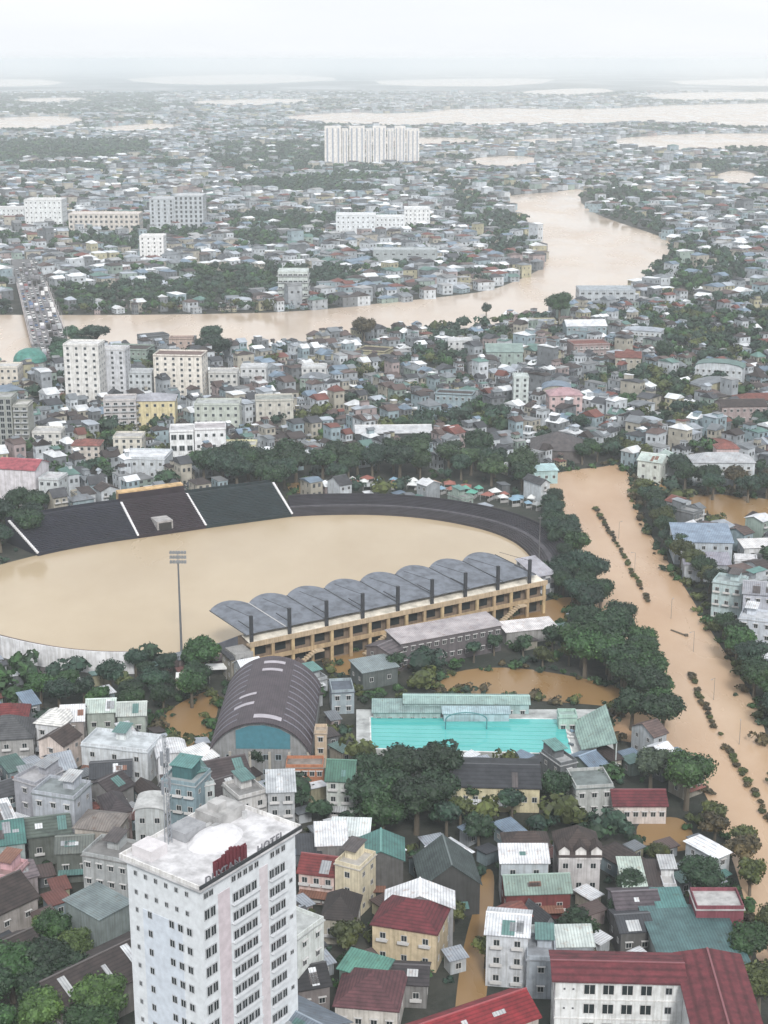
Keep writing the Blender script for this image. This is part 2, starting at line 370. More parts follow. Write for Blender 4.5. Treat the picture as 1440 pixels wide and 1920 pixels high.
def house(ax, ay, bx, by, h, d_, roof, rh, wc, rc, rm='tin', nx=None, nf=None, label=None, name='house', cat='house', detail=2, wkind=None, wm='wall'):
    A, B = G(ax, ay, h), G(bx, by, h); v = (B-A); v.z = 0; w_ = v.length; rz = math.atan2(v.y, v.x); n = Vector((-v.y, v.x, 0)).normalized()
    c = (A+B)/2+n*d_/2
    o = house_at(c.x, c.y, rz, w_, d_, h, roof, rh, wc, rc, rm, nx, nf, name, detail, wkind, wm)
    if cat == 'house' or name == 'hall':
        Q = random.Random(int(ax*7+ay)); hw, hd = w_/2, d_/2
        sheets = [(.62, .65, .67), (.3, .32, .34), (.08, .07, .07), (.2, .1, .07), (.1, .2, .19), (.45, .47, .48)]
        if roof in ('gx', 'shed'):
            for _ in range(Q.choice([1, 2, 3])):
                a_ = Q.uniform(-hw*.8, hw*.5); ww = Q.uniform(.9, 2.6); t0, t1 = sorted((Q.uniform(0, .5), Q.uniform(.5, .95))); y_ = lambda t: -hd-.3+t*((hd if roof == 'gx' else 2*hd)+.2)
                z_ = lambda t: h+.22+(y_(t)+hd)/(hd if roof == 'gx' else 2*hd)*rh-(.45*rh/hd*0)
                b = MB(); b.prism([(y_(t0), z_(t0)), (y_(t1), z_(t1)), (y_(t1), z_(t1)+.04), (y_(t0), z_(t0)+.04)][::-1], 'x', a_, min(hw, a_+ww)); b.build('roof_sheet', 'tin', o.children[1], Q.choice(sheets))
        if Q.random() < .6:
            hh = min(h-.5, 3.0); dd = Q.uniform(1.2, 2.4); b = MB(); b.prism([(-hd-dd, hh-.4), (-hd-dd, hh-.32), (-hd-.02, hh+.08), (-hd-.02, hh)], 'x', -hw+.2, hw-Q.uniform(.1, .4)*w_); b.build('awning', 'tin', o, Q.choice(sheets))
        if roof == 'flat':
            a_ = Q.uniform(-.25, .2)*w_; b = MB(); b.box(a_-1.3, a_+1.3, hd-3.9, hd-.35, h+.14, h+2.6); b.build('rooftop_room', 'wall', o, tuple(min(.7, c*1.1) for c in wc))
            b = MB(); b.prism([(hd-5.2, h+2.5), (hd-5.2, h+2.58), (hd-.1, h+3.1), (hd-.1, h+3.0)], 'x', a_-1.8, a_+1.8); b.build('rooftop_cover', 'tin', o, Q.choice(sheets))
    tag(o, label, cat)
    return o, w_, rz

WHITE, CREAM, PINK, GREYW = (.60, .62, .65), (.5, .43, .3), (.46, .36, .33), (.26, .27, .29)
PALEB, MAROON, RED, BROWN = (.42, .50, .53), (.11, .022, .03), (.14, .028, .03), (.048, .036, .034)
DARK, SLATE, TEAL, GREEN, TINW, TING, BLUEG = (.03, .032, .035), (.04, .044, .052), (.06, .17, .155), (.055, .14, .105), (.66, .68, .70), (.3, .32, .34), (.2, .25, .32)
def Hh(*a, **k): return house(*a, **k)[0]
# --- foreground, by hand: front eave left pixel, right pixel, height, depth, roof, rise, wall, roof colour, roof material, windows, label
def fg():
    Hh(558, 1762, 607, 1726, 15, 9, 'flat', 0, (.6, .64, .63), (.4, .42, .42), 'conc', 2, 4, 'pale low annex with railed terrace against the right side of the hotel tower', name='hotel_annex', cat='building')
    Hh(698, 1733, 818, 1752, 8.2, 11, 'hip', 3.4, (.55, .46, .32), MAROON, 'tile', 3, 2, 'cream two-storey house under a maroon hipped roof beside the flooded alley', wkind='balcony')
    Hh(724, 1700, 850, 1702, 8.6, 6, 'gy', 2.6, GREYW, TINW, 'tin', 0, 1, 'white corrugated gable roof right behind the maroon-roofed cream house', name='shed', cat='shed')
    Hh(560, 1634, 626, 1642, 7, 7, 'gx', 2.2, (.58, .45, .42), RED, 'tile', 3, 2, 'pink-walled house under a red tiled roof touching the hotel tower in the picture')
    Hh(628, 1620, 674, 1632, 10.5, 7, 'flat', 0, (.62, .56, .42), (.45, .43, .4), 'conc', 1, 3, 'narrow cream three-storey house next to the pink red-roofed house')
    Hh(594, 1586, 650, 1584, 9, 7, 'shed', 1.6, (.2, .2, .2), TINW, 'tin', 0, 1, 'bright white lean-to roof behind the pink red-roofed house', name='shed', cat='shed')
    Hh(622, 1566, 690, 1568, 8, 5, 'shed', 1.4, (.2, .2, .2), (.6, .66, .66), 'tin', 0, 1, 'long pale roof at the foot of the dark tree mass below the green-roofed house', name='shed', cat='shed')
    Hh(560, 1602, 600, 1600, 7.5, 6, 'shed', 1.2, (.15, .15, .16), SLATE, 'tin', 0, 1, 'slate roof between the hotel and the bright white lean-to', name='shed', cat='shed')
    Hh(672, 1612, 756, 1612, 9, 9, 'gy', 2.0, (.1, .1, .1), TEAL, 'tin', 0, 2, 'dark house with a teal tin gable roof in front of the tree mass')
    Hh(792, 1662, 900, 1656, 7, 12, 'gy', 4.5, (.05,.052,.052), (.05, .07, .072), 'tile', 0, 1, 'large dark gabled hall with pale teal ridge at the head of the flooded alley', name='hall', cat='hall')
    Hh(612, 1462, 662, 1464, 9.5, 8, 'gx', 3.0, (.5, .54, .52), GREEN, 'tin', 2, 3, 'pale narrow house with a green tin roof left of the dark tree mass', wkind='balcony')
    Hh(940, 1618, 1028, 1618, 9, 5, 'shed', 1.4, (.4, .44, .48), TINW, 'tin', 2, 2, 'grey house with a bright white front roof left of the gabled villa')
    Hh(948, 1590, 1030, 1588, 9.5, 6, 'hip', 2.2, (.3, .28, .28), BROWN, 'tile', 0, 1, 'brown hipped roof right behind the bright white front roof')
    Hh(1048, 1606, 1126, 1606, 8.8, 10, 'hip', 4.2, (.48, .47, .48), BROWN, 'tile', 3, 2, 'white gabled villa with dark brown roof and dormers in the lower right', name='villa', cat='villa', wkind='plain')
    Hh(950, 1676, 1070, 1672, 6, 7, 'gx', 2, (.16, .04, .04), (.19, .26, .23), 'tin', 3, 1, 'red-fronted house with pale green roof and white columns')
    Hh(912, 1750, 990, 1756, 11, 9, 'gx', 1.6, (.52, .55, .59), (.6, .63, .66), 'tin', 2, 3, 'tall white house standing just right of the flooded alley')
    Hh(992, 1776, 1112, 1774, 7, 5, 'shed', 1.3, (.32, .35, .38), (.5, .56, .54), 'tin', 1, 2, 'long pale roof directly behind the left part of the red-roofed school', name='shed', cat='shed')
    Hh(988, 1800, 1042, 1802, 8, 8, 'flat', 0, (.36, .4, .45), (.28, .3, .33), 'conc', 1, 2, 'blue-grey flat-roofed house at the left end of the red-roofed school')
    Hh(1245, 1812, 1404, 1806, 6, 19, 'shed', .8, (.2, .22, .22), (.07, .14, .145), 'tin', 0, 1, 'large teal-grey flat workshop roof behind the red-roofed school', name='workshop', cat='workshop')
    Hh(1306, 1706, 1395, 1706, 8.5, 7, 'flat', 0, (.2, .06, .08), (.42, .42, .42), 'conc', 0, 2, 'maroon-fronted flat building behind the large teal workshop', name='building', cat='building')
    Hh(1240, 1716, 1290, 1714, 6.5, 8, 'shed', 1.0, (.2, .25, .25), (.08, .2, .195), 'tin', 0, 1, 'small teal lean-to roof left of the maroon-fronted building', name='shed', cat='shed')
    Hh(1158, 1706, 1238, 1702, 6.5, 8, 'gx', 1.5, (.2, .2, .22), (.075, .065, .078), 'tile', 2, 1, 'low house with purplish grey roof left of the small teal lean-to')
    Hh(1165, 1748, 1225, 1744, 6, 8, 'gx', 1.2, (.1, .1, .1), SLATE, 'tin', 2, 1, 'dark slate roofed house in front of the purplish grey roof')
    Hh(1172, 1668, 1212, 1668, 6.5, 10, 'shed', 1.5, (.5, .53, .5), (.42, .5, .45), 'tin', 0, 1, 'pale green upright shed roof beside the round dark tree', name='shed', cat='shed')
    Hh(1212, 1668, 1242, 1668, 6, 9, 'shed', 1.5, (.2, .18, .18), BROWN, 'tin', 0, 1, 'narrow brown roof touching the pale green shed', name='shed', cat='shed')
    Hh(1243, 1664, 1268, 1664, 6, 8, 'flat', 0, WHITE, (.5, .5, .5), 'conc', 1, 2, 'small white house squeezed between the narrow brown roof and round tree')
    Hh(1152, 1510, 1250, 1510, 4.6, 8, 'gx', 1.8, (.55, .5, .48), MAROON, 'tile', 6, 1, 'low pavilion with long maroon roof and white arches by the road', name='pavilion', cat='pavilion')
    Hh(846, 1474, 1012, 1478, 6.2, 15, 'gx', 2.0, (.55, .5, .34), (.03, .034, .042), 'tile', 9, 1, 'long yellow-walled hall with dark slate roof in front of the pool', name='hall', cat='hall')
    Hh(1080, 1480, 1150, 1476, 7, 9, 'flat', 0, (.4, .42, .42), (.16, .19, .19), 'conc', 3, 2, 'grey flat roof with white parapet at the right end of the long slate hall', name='building', cat='building')
    # bottom left
    Hh(120, 1900, 320, 1800, 6.5, 13, 'gx', 3.2, (.2, .19, .18), (.042, .034, .034), 'tile', 5, 1, 'very long dark brown roof running behind the left side of the hotel tower', name='hall', cat='hall')
    Hh(-40, 1850, 90, 1790, 6, 11, 'gx', 3.0, (.2, .19, .18), (.04, .033, .032), 'tile', 3, 1, 'dark brown gabled hall at the left edge above the big bushy trees', name='hall', cat='hall')
    Hh(-50, 1735, 70, 1680, 6, 12, 'gx', 3.2, (.3, .28, .27), (.038, .03, .029), 'tile', 3, 1, 'dark gabled roof with pale eaves behind the left-edge brown hall')
    Hh(186, 1724, 246, 1692, 8.5, 10, 'shed', .4, (.2, .24, .24), (.17, .215, .22), 'tin', 0, 1, 'smooth grey-green roof close to the left wall of the hotel tower', name='shed', cat='shed')
    Hh(154, 1604, 240, 1620, 11, 8, 'flat', 0, (.34, .36, .37), (.2, .2, .2), 'conc', 4, 3, 'weathered grey three-storey house beside the top left corner of the hotel')
    Hh(252, 1524, 308, 1524, 11.5, 7, 'arch', 1.4, (.42, .45, .46), (.45, .46, .46), 'conc', 2, 3, 'grey round-topped house with four square windows behind the hotel roof', wkind='plain')
    Hh(302, 1466, 366, 1476, 15, 8, 'flat', 0, (.2, .28, .32), (.3, .33, .34), 'conc', 3, 4, 'tall bluish house with a teal rooftop room behind the hotel', wkind='balcony')
    Hh(322, 1434, 358, 1440, 18.0, 4.5, 'shed', .5, (.05, .13, .14), (.09, .22, .21), 'tin', 0, 1, 'teal rooftop room standing on the tall bluish house', name='rooftop_room', cat='room')
    Hh(366, 1478, 402, 1470, 13, 7, 'flat', 0, (.4, .45, .46), (.5, .5, .5), 'conc', 2, 3, 'pale house attached to the right of the tall bluish house')
    Hh(152, 1398, 276, 1412, 8, 9, 'flat', 0, (.58, .62, .66), (.5, .54, .57), 'conc', 3, 2, 'broad clean white flat-roofed house below the brown flooded yard', wkind='plain')
    Hh(60, 1488, 138, 1500, 12.5, 8, 'flat', 0, (.38, .41, .46), (.22, .25, .26), 'conc', 3, 3, 'pale grey house with a maroon band under its grey roof')
    Hh(26, 1462, 66, 1474, 11, 9, 'flat', 0, (.32, .33, .37), (.4, .4, .42), 'conc', 1, 3, 'lilac grey house attached left of the maroon-banded house')
    Hh(-30, 1590, 46, 1580, 8, 8, 'shed', 1.4, (.3, .36, .36), TEAL, 'tin', 1, 2, 'house with a small teal roof at the left edge of the picture')
    Hh(-40, 1640, 20, 1650, 8, 7, 'flat', 0, (.55, .35, .38), (.3, .2, .2), 'conc', 2, 2, 'pink house with dark doorway at the left edge')
    Hh(24, 1652, 70, 1640, 6.5, 7, 'gx', 1.5, (.28, .25, .26), (.15, .13, .145), 'tile', 1, 1, 'low house with faded pinkish roof right of the pink house')
    Hh(-20, 1545, 28, 1535, 9, 8, 'shed', 1, WHITE, TINW, 'tin', 1, 2, 'white-roofed house behind the small teal roof')
    Hh(140, 1552, 214, 1560, 9, 8, 'hip', 2.0, (.4, .37, .34), (.2, .18, .165), 'tin', 2, 2, 'house with sagging tan grey roof behind the weathered grey house')
    Hh(52, 1570, 132, 1560, 7, 9, 'gx', 2.0, (.11, .125, .115), (.075, .10, .09), 'tile', 2, 1, 'low house with mossy green-grey roof in the left block')
    Hh(105, 1600, 172, 1596, 7, 8, 'gx', 1.6, (.11, .125, .115), (.11, .125, .115), 'tin', 2, 1, 'low house with pale mossy roof in front of the sagging tan roof')
    Hh(-40, 1390, 62, 1384, 7.5, 11, 'hip', 4.2, (.3, .3, .3), (.065, .07, .078), 'tile', 3, 2, 'big dark grey hipped roof at the left edge below the white stadium wall')
    Hh(-30, 1350, 50, 1346, 7, 8, 'hip', 2.6, (.5, .4, .38), RED, 'tile', 3, 2, 'house with red hipped roof behind the big dark grey hipped roof')
    Hh(66, 1356, 116, 1362, 9, 8, 'hip', 2.8, WHITE, (.6, .62, .62), 'tile', 2, 2, 'white house with bright white hipped roof by the dark garden trees')
    Hh(114, 1352, 156, 1350, 8.5, 8, 'gx', 2.5, (.3, .27, .26), TINW, 'tin', 1, 2, 'white gabled roof touching the bright white hipped roof')
    Hh(72, 1388, 118, 1398, 8, 7, 'gy', 2.0, (.62, .54, .5), BROWN, 'tile', 1, 2, 'cream gable-fronted house below the white hipped roof')
    Hh(162, 1336, 214, 1334, 7, 8, 'gx', 1.8, (.35, .4, .37), (.42, .5, .46), 'tin', 2, 1, 'left of two pale green roofs in the trees below the stadium wall')
    Hh(220, 1342, 272, 1340, 7, 8, 'gx', 1.8, (.35, .4, .37), (.38, .42, .4), 'tin', 2, 1, 'right of two pale green roofs in the trees below the stadium wall')
    Hh(296, 1424, 352, 1418, 7, 8, 'arch', 1.4, WHITE, TINW, 'tin', 2, 2, 'house with rounded white roof behind the tall bluish house')
    Hh(366, 1432, 408, 1418, 7.5, 6, 'shed', 1.2, GREYW, (.7, .72, .72), 'tin', 1, 2, 'narrow bright white roof right of the rounded white roof', name='shed', cat='shed')
    Hh(392, 1462, 468, 1448, 7.5, 9, 'gx', 2.4, (.2, .18, .18), (.05, .04, .044), 'tile', 3, 2, 'house with dark purplish brown roof in front of the arched gym')
    Hh(404, 1500, 470, 1480, 7.5, 9, 'gx', 2.2, (.2, .18, .18), (.042, .036, .04), 'tile', 2, 2, 'second dark brown roof in front of the arched gym, nearer the hotel')
    Hh(448, 1500, 500, 1486, 12, 8, 'flat', 0, (.5, .5, .5), (.25, .25, .25), 'conc', 2, 3, 'pale grey balcony house behind the white roof terrace of the hotel', wkind='balcony')
    Hh(502, 1486, 552, 1484, 13, 9, 'shed', .8, (.36, .38, .4), (.45, .48, .5), 'tin', 2, 4, 'grey house with pale slanted roof behind the far end of the hotel')
    Hh(210, 1490, 250, 1470, 7, 8, 'gx', 2.0, (.2, .2, .2), (.045, .038, .042), 'tile', 1, 1, 'low dark brown roof below the broad white house')
    Hh(170, 1460, 245, 1455, 6.5, 9, 'gx', 1.6, (.2, .2, .2), SLATE, 'tin', 2, 1, 'low slate roof just in front of the broad white house')
    Hh(205, 1528, 246, 1520, 7, 9, 'hip', 2.4, (.25, .2, .2), (.055, .048, .055), 'tile', 2, 1, 'dark hipped roof just left of the round-topped house')
    # bottom centre
    Hh(398, 1900, 560, 1985, 7.5, 13, 'gx', 2.6, (.3, .3, .32), (.15, .185, .225), 'tin', 0, 1, 'large blue-grey tin roof with brown far slope at the foot of the hotel', name='hall', cat='hall')
    Hh(628, 1886, 745, 1896, 5.5, 12, 'hip', 3.6, (.55, .53, .5), (.095, .04, .048), 'tile', 4, 1, 'villa with dusky maroon hipped roof and white porch posts at the bottom', name='villa', cat='villa')
    Hh(636, 1816, 712, 1838, 6.5, 5, 'shed', 1.2, (.1, .15, .13), (.09, .24, .19), 'tin', 0, 1, 'bright green lean-to behind the dusky maroon villa', name='shed', cat='shed')
    Hh(560, 1856, 618, 1846, 6, 8, 'gx', 2, (.2, .18, .18), (.025, .026, .03), 'tile', 2, 1, 'nearly black roof at the foot of the hotel annex')
    Hh(604, 1722, 664, 1726, 5.5, 9, 'hip', 3.4, (.4, .38, .33), (.035, .03, .03), 'tile', 2, 1, 'small house with round dark hipped roof behind the hotel annex')
    Hh(720, 1842, 800, 1846, 5, 7, 'gx', 1.5, (.2, .2, .2), (.038, .035, .04), 'tile', 2, 1, 'low dark roof in the yard in front of the cream house')
    Hh(812, 1975, 1010, 1905, 7, 9, 'gx', 2.6, (.5, .45, .42), (.20, .02, .028), 'tile', 4, 2, 'bright red tiled roof cut by the bottom edge left of the school')
    # right of the road
    Hh(1266, 1016, 1374, 1018, 8, 15, 'shed', 2.2, (.4, .45, .5), (.22, .29, .38), 'tin', 5, 2, 'blue-grey warehouse with white front edge right of the flooded road', name='warehouse', cat='warehouse')
    Hh(1284, 1058, 1370, 1060, 6, 9, 'shed', 1.4, (.35, .38, .42), (.28, .28, .33), 'tin', 4, 1, 'lower lilac grey roof in front of the blue-grey warehouse', name='warehouse', cat='warehouse')
    Hh(1336, 1092, 1392, 1100, 12, 8, 'flat', 0, (.42, .52, .54), (.3, .35, .36), 'conc', 3, 3, 'pale aqua balcony house right of the road, below the warehouse', wkind='balcony')
    Hh(1394, 1112, 1470, 1118, 13, 10, 'gx', 2.2, (.42, .44, .5), (.26, .27, .3), 'tin', 4, 3, 'lilac grey house at the right edge below the warehouse')
    Hh(1386, 1160, 1450, 1168, 10, 8, 'flat', 0, (.5, .54, .6), (.45, .47, .5), 'conc', 3, 3, 'pale blue house at the right edge nearest the tall roadside trees')
    Hh(1300, 868, 1416, 868, 9.5, 12, 'hip', 3, (.52, .56, .6), (.4, .42, .44), 'tin', 5, 2, 'large pale blue-white house by the upper end of the flooded road', name='villa', cat='villa')
    Hh(1344, 842, 1386, 842, 12, 7, 'hip', 2.4, (.5, .4, .4), (.2, .08, .07), 'tile', 3, 1, 'small red-brown hipped roof behind the large pale blue-white house')
    Hh(1196, 862, 1240, 868, 9, 9, 'gx', 2.2, (.55, .6, .58), (.45, .53, .5), 'tin', 2, 2, 'pale green-white house left of the large pale blue-white house')
    Hh(1244, 866, 1290, 862, 8, 9, 'gy', 2.4, (.5, .55, .54), (.36, .45, .42), 'tin', 2, 2, 'gable-fronted pale house left of the large pale blue-white house')
    Hh(1396, 1028, 1460, 1026, 5, 7, 'shed', 1, WHITE, (.7, .7, .7), 'tin', 2, 1, 'bright white shed roof at the right edge beside the warehouse', name='shed', cat='shed')
    Hh(1378, 1052, 1420, 1054, 5, 6, 'flat', 0, WHITE, (.6, .6, .62), 'conc', 1, 1, 'small white hut right of the warehouse', name='hut', cat='hut')
    Hh(990, 884, 1046, 882, 5.5, 8, 'shed', .8, (.35, .5, .52), (.42, .6, .62), 'tin', 4, 1, 'pale aqua roofed pavilion at the upper end of the flooded road', name='pavilion', cat='pavilion')
    # by the gym and the grandstand
    Hh(680, 1262, 746, 1250, 5, 8, 'shed', .8, (.1, .12, .12), (.22, .27, .28), 'tin', 2, 1, 'low slate blue roof between the grandstand and the pool', name='shed', cat='shed')
    Hh(622, 1300, 664, 1298, 6, 8, 'flat', 0, (.3, .36, .4), (.1, .12, .15), 'conc', 2, 2, 'blue-framed pavilion between the arched gym and the pool', name='pavilion', cat='pavilion')
fg()

# --- hotel tower
def hotel():
    h = 44.0
    A = G(375, 1664, h); B = G(553, 1556, h); Lf = G(243, 1632, h)
    v = (B-A); v.z = 0; w_ = v.length; rz = math.atan2(v.y, v.x); n = Vector((-v.y, v.x, 0)).normalized()
    d_ = abs((Lf-A).dot(n))*1.27; c = (A+B)/2+n*d_/2
    root = empty('hotel_tower', (c.x, c.y, 0), rz); mark(c.x, c.y, w_, d_, rz, pad=1)
    tag(root, 'tall white eleven-storey hotel tower with rooftop letters in the lower left', 'hotel')
    hw, hd = w_/2, d_/2
    wc = (.68, .72, .76)
    b = MB(); b.box(-hw, hw, -hd, hd, 0, h-.3); b.build('wall', 'plain', root, wc)
    # pinkish recess panels
    px = MB(); px.box(-hw+w_*.17, -hw+w_*.29, -hd-.05, -hd, 0, h-3); px.build('pink_panel', 'plain', root, (.60, .54, .58))
    px = MB(); px.box(-hw+w_*.60, -hw+w_*.69, -hd-.05, -hd, 0, h-3); px.build('pink_panel', 'plain', root, (.61, .57, .60))
    px = MB(); px.box(-hw-.05, -hw, -hd+d_*.26, -hd+d_*.8, 0, h-8); px.build('blue_panel', 'plain', root, (.60, .66, .74))
    s = MB(); s.box(-hw-.85, hw+.85, -hd-.8, hd+.8, h-.3, h+.15); s.build('roof_slab', 'conc', root, (.58, .58, .6))
    e = MB(); e.box(-hw-.88, hw+.88, -hd-.84, -hd-.64, h+.15, h+.75); e.build('front_parapet', 'plain', root, (.04, .045, .05))
    e = MB(); e.box(-hw-.84, -hw-.6, -hd-.63, hd+.79, h+.15, h+.8); e.box(hw+.6, hw+.84, -hd-.63, hd+.79, h+.15, h+.8); e.box(-hw-.59, hw+.59, hd+.55, hd+.79, h+.15, h+.8)
    e.build('parapet', 'wall', root, (.7, .7, .7))
    # stair head and grey plant room, dome terrace
    e = MB(); e.box(-hw+1.0, -hw+4.6, hd-4.5, hd-.3, h+.15, h+1.9); e.build('stair_head', 'plain', root, (.62, .6, .62))
    e = MB(); e.box(-hw+8.6, -hw+13.5, hd-4.6, hd-.6, h+.15, h+1.8); e.build('plant_room', 'conc', root, (.3, .31, .33))
    e = MB(); e.box(hw-7.5, hw-1.0, hd-5.8, hd-.6, h+.15, h+2.2); e.box(hw-6.2, hw-4, hd-4.4, hd-2.2, h+2.2, h+3.6); e.build('lift_room', 'conc', root, (.42, .42, .42))
    e = MB()
    n_ = 18
    cx, cy, rr = -hw+w_*.55, .3, min(3.6, hd-.8)
    vs = [(cx, cy, h+1.5)]
    for k, (r_, z) in enumerate(((rr*.5, h+1.35), (rr*.8, h+1.0), (rr, h+.15))):
        vs += [(cx+r_*1.5*math.cos(2*math.pi*i/n_), cy+r_*math.sin(2*math.pi*i/n_), z) for i in range(n_)]
    fs = [(0, 1+i, 1+(i+1) % n_) for i in range(n_)]
    for k in (0, 1): fs += [(1+k*n_+i, 1+(k+1)*n_+i, 1+(k+1)*n_+(i+1) % n_, 1+k*n_+(i+1) % n_) for i in range(n_)]
    e.add(vs, fs); e.build('roof_canopy', 'plain', root, (.66, .66, .68))
    Q = random.Random(3)
    for k in range(12):
        x, y = Q.uniform(hw*.0, hw-1.2), Q.uniform(hd-7.5, hd-1.0); e = MB()
        if k % 3 == 0: e.tube((x, y, h+.6), (x+1.4, y, h+.6), .45, .45, 10)
        else: e.box(x, x+Q.uniform(.6, 1.6), y, y+Q.uniform(.4, 1.0), h+.15, h+Q.uniform(.8, 1.5))
        e.build('roof_unit', 'conc', root, Q.choice([(.2, .2, .21), (.45, .46, .47), (.3, .22, .2)]))
    # antenna mast lattice
    a = MB(); ax, ay = -hw+7.2, hd-2.2
    for dx, dy in ((-.4, -.4), (.4, -.4), (.4, .4), (-.4, .4)): a.tube((ax+dx, ay+dy, h+.15), (ax+dx*.3, ay+dy*.3, h+19), .09, .07, 5)
    for k in range(16):
        z = h+.5+k*1.1; a.tube((ax-.38, ay-.38, z), (ax+.36, ay-.36, z+1.0), .05, .05, 4); a.tube((ax+.38, ay-.38, z), (ax-.36, ay-.36, z+1.0), .05, .05, 4)
    for z in (9, 14): a.box(ax-.9, ax-.6, ay-.2, ay+.2, h+z, h+z+2.4); a.box(ax+.6, ax+.9, ay-.2, ay+.2, h+z, h+z+2.4)
    a.build('antenna_mast', 'plain', root, (.25, .27, .3))
    # roof sign
    def letters(txt, x0, size, col, nm):
        cu = bpy.data.curves.new(nm, 'FONT'); cu.body = txt; cu.size = size; cu.extrude = .08; cu.space_character = 1.15; cu.offset = .01
        t = bpy.data.objects.new(nm, cu); COL.objects.link(t); bpy.context.view_layer.update()
        me = bpy.data.meshes.new_from_object(t.evaluated_get(bpy.context.evaluated_depsgraph_get())); bpy.data.objects.remove(t)
        me.materials.clear(); me.materials.append(M['plain'])
        o = obj(nm, me, root, col, (x0, -hd-.5, h+.2)); o.rotation_euler = (math.pi/2, 0, 0); return o
    letters('DUY', -hw+.6, 1.9, (.16, .16, .18), 'sign_letters')
    letters('TAN', -hw+4.6, 1.9, (.16, .16, .18), 'sign_letters')
    letters('HOTEL', -hw+w_*.56, 1.9, (.18, .18, .2), 'sign_letters')
    r_ = MB()
    for k in range(9):
        x = -hw+3.6+k*.85; r_.box(x, x+.62, -hd+.1, -hd+.35, h+.15, h+3.6-abs(k-4)*.3)
    r_.box(-hw+3.5, -hw+11.1, -hd+.36, -hd+.5, h+.15, h+2.6)
    r_.build('sign_panel', 'plain', root, (.13, .025, .035))
    # windows: right (front) facade
    fl = 3.35; top = h-1.9
    def wrow(face, xs, z, ww, wh, kind='plain', col=(.5, .52, .55)):
        for q in xs:
            if NWIN.get('hotel', 0) >= 100:
                EX.append((face, q, z, ww, wh)); continue
            NWIN['hotel'] = NWIN.get('hotel', 0)+1
            loc, r0 = ((q, -hd-.055, z), 0) if face == 'f' else ((-hw-.055, q, z), -math.pi/2)
            obj('window', WIN[kind], root, col, loc, (ww, 1, wh), r0)
    EX = []
    for k in range(12):
        z = top-k*fl
        if k == 0:
            wrow('f', [-hw+w_*t for t in (.05, .10, .33, .39, .45, .51, .57, .74, .80, .86)], z, 1.0, 1.1)
        else:
            wrow('f', [-hw+w_*t for t in (.055, .115)], z, 1.2, 1.9)
            wrow('f', [-hw+w_*t for t in (.345, .41, .475, .54)], z, 1.3, 1.7)
            wrow('f', [-hw+w_*t for t in (.73, .79, .85)], z, 1.2, 1.7)
            if k % 2 == 0: wrow('f', [-hw+w_*.94], z, .8, .8)
        ly = -hd
        if k < 2: wrow('l', [hd-d_*t for t in (.12, .26, .40, .54, .68, .82)], z-.2, .7, .9)
        else:
            wrow('l', [hd-d_*.12], z, .6, .9); wrow('l', [hd-d_*.30], z, .95, 1.3)
            wrow('l', [hd-d_*t for t in (.60, .72, .84)], z, 1.1, 1.4)
    m = MB()
    wm_ = WIN['plain']
    for face, q, z, ww, wh in EX:
        for p in wm_.polygons:
            vs = []
            for vi in p.vertices:
                c_ = wm_.vertices[vi].co
                vs.append((q+c_.x*ww, -hd-.055+c_.y, z+c_.z*wh) if face == 'f' else (-hw-.055+c_.y, q-c_.x*ww, z+c_.z*wh))
            m.add(vs, [(0, 1, 2, 3)], p.material_index)
    tag(m.build('lower_windows', ('glass', 'plain'), root, (.5, .52, .55)), kind='stuff')
    # sills / balcony slabs on the front
    for k in range(1, 12):
        z = top-k*fl-1.0; s = MB(); s.box(-hw+w_*.30, -hw+w_*.58, -hd-.7, -hd-.02, z, z+.12); s.box(-hw+w_*.30, -hw+w_*.58, -hd-.7, -hd-.62, z+.12, z+.6)
        s.box(-hw+w_*.70, -hw+w_*.88, -hd-.7, -hd-.02, z, z+.12); s.box(-hw+w_*.70, -hw+w_*.88, -hd-.7, -hd-.62, z+.12, z+.6); s.build('balcony', 'plain', root, (.68, .71, .75))
    p = MB(); p.box(-hw-2.5, hw+1, -hd-2, hd+1.5, 0, 9.5); p.build('podium', 'wall', root, (.3, .32, .34))
hotel()

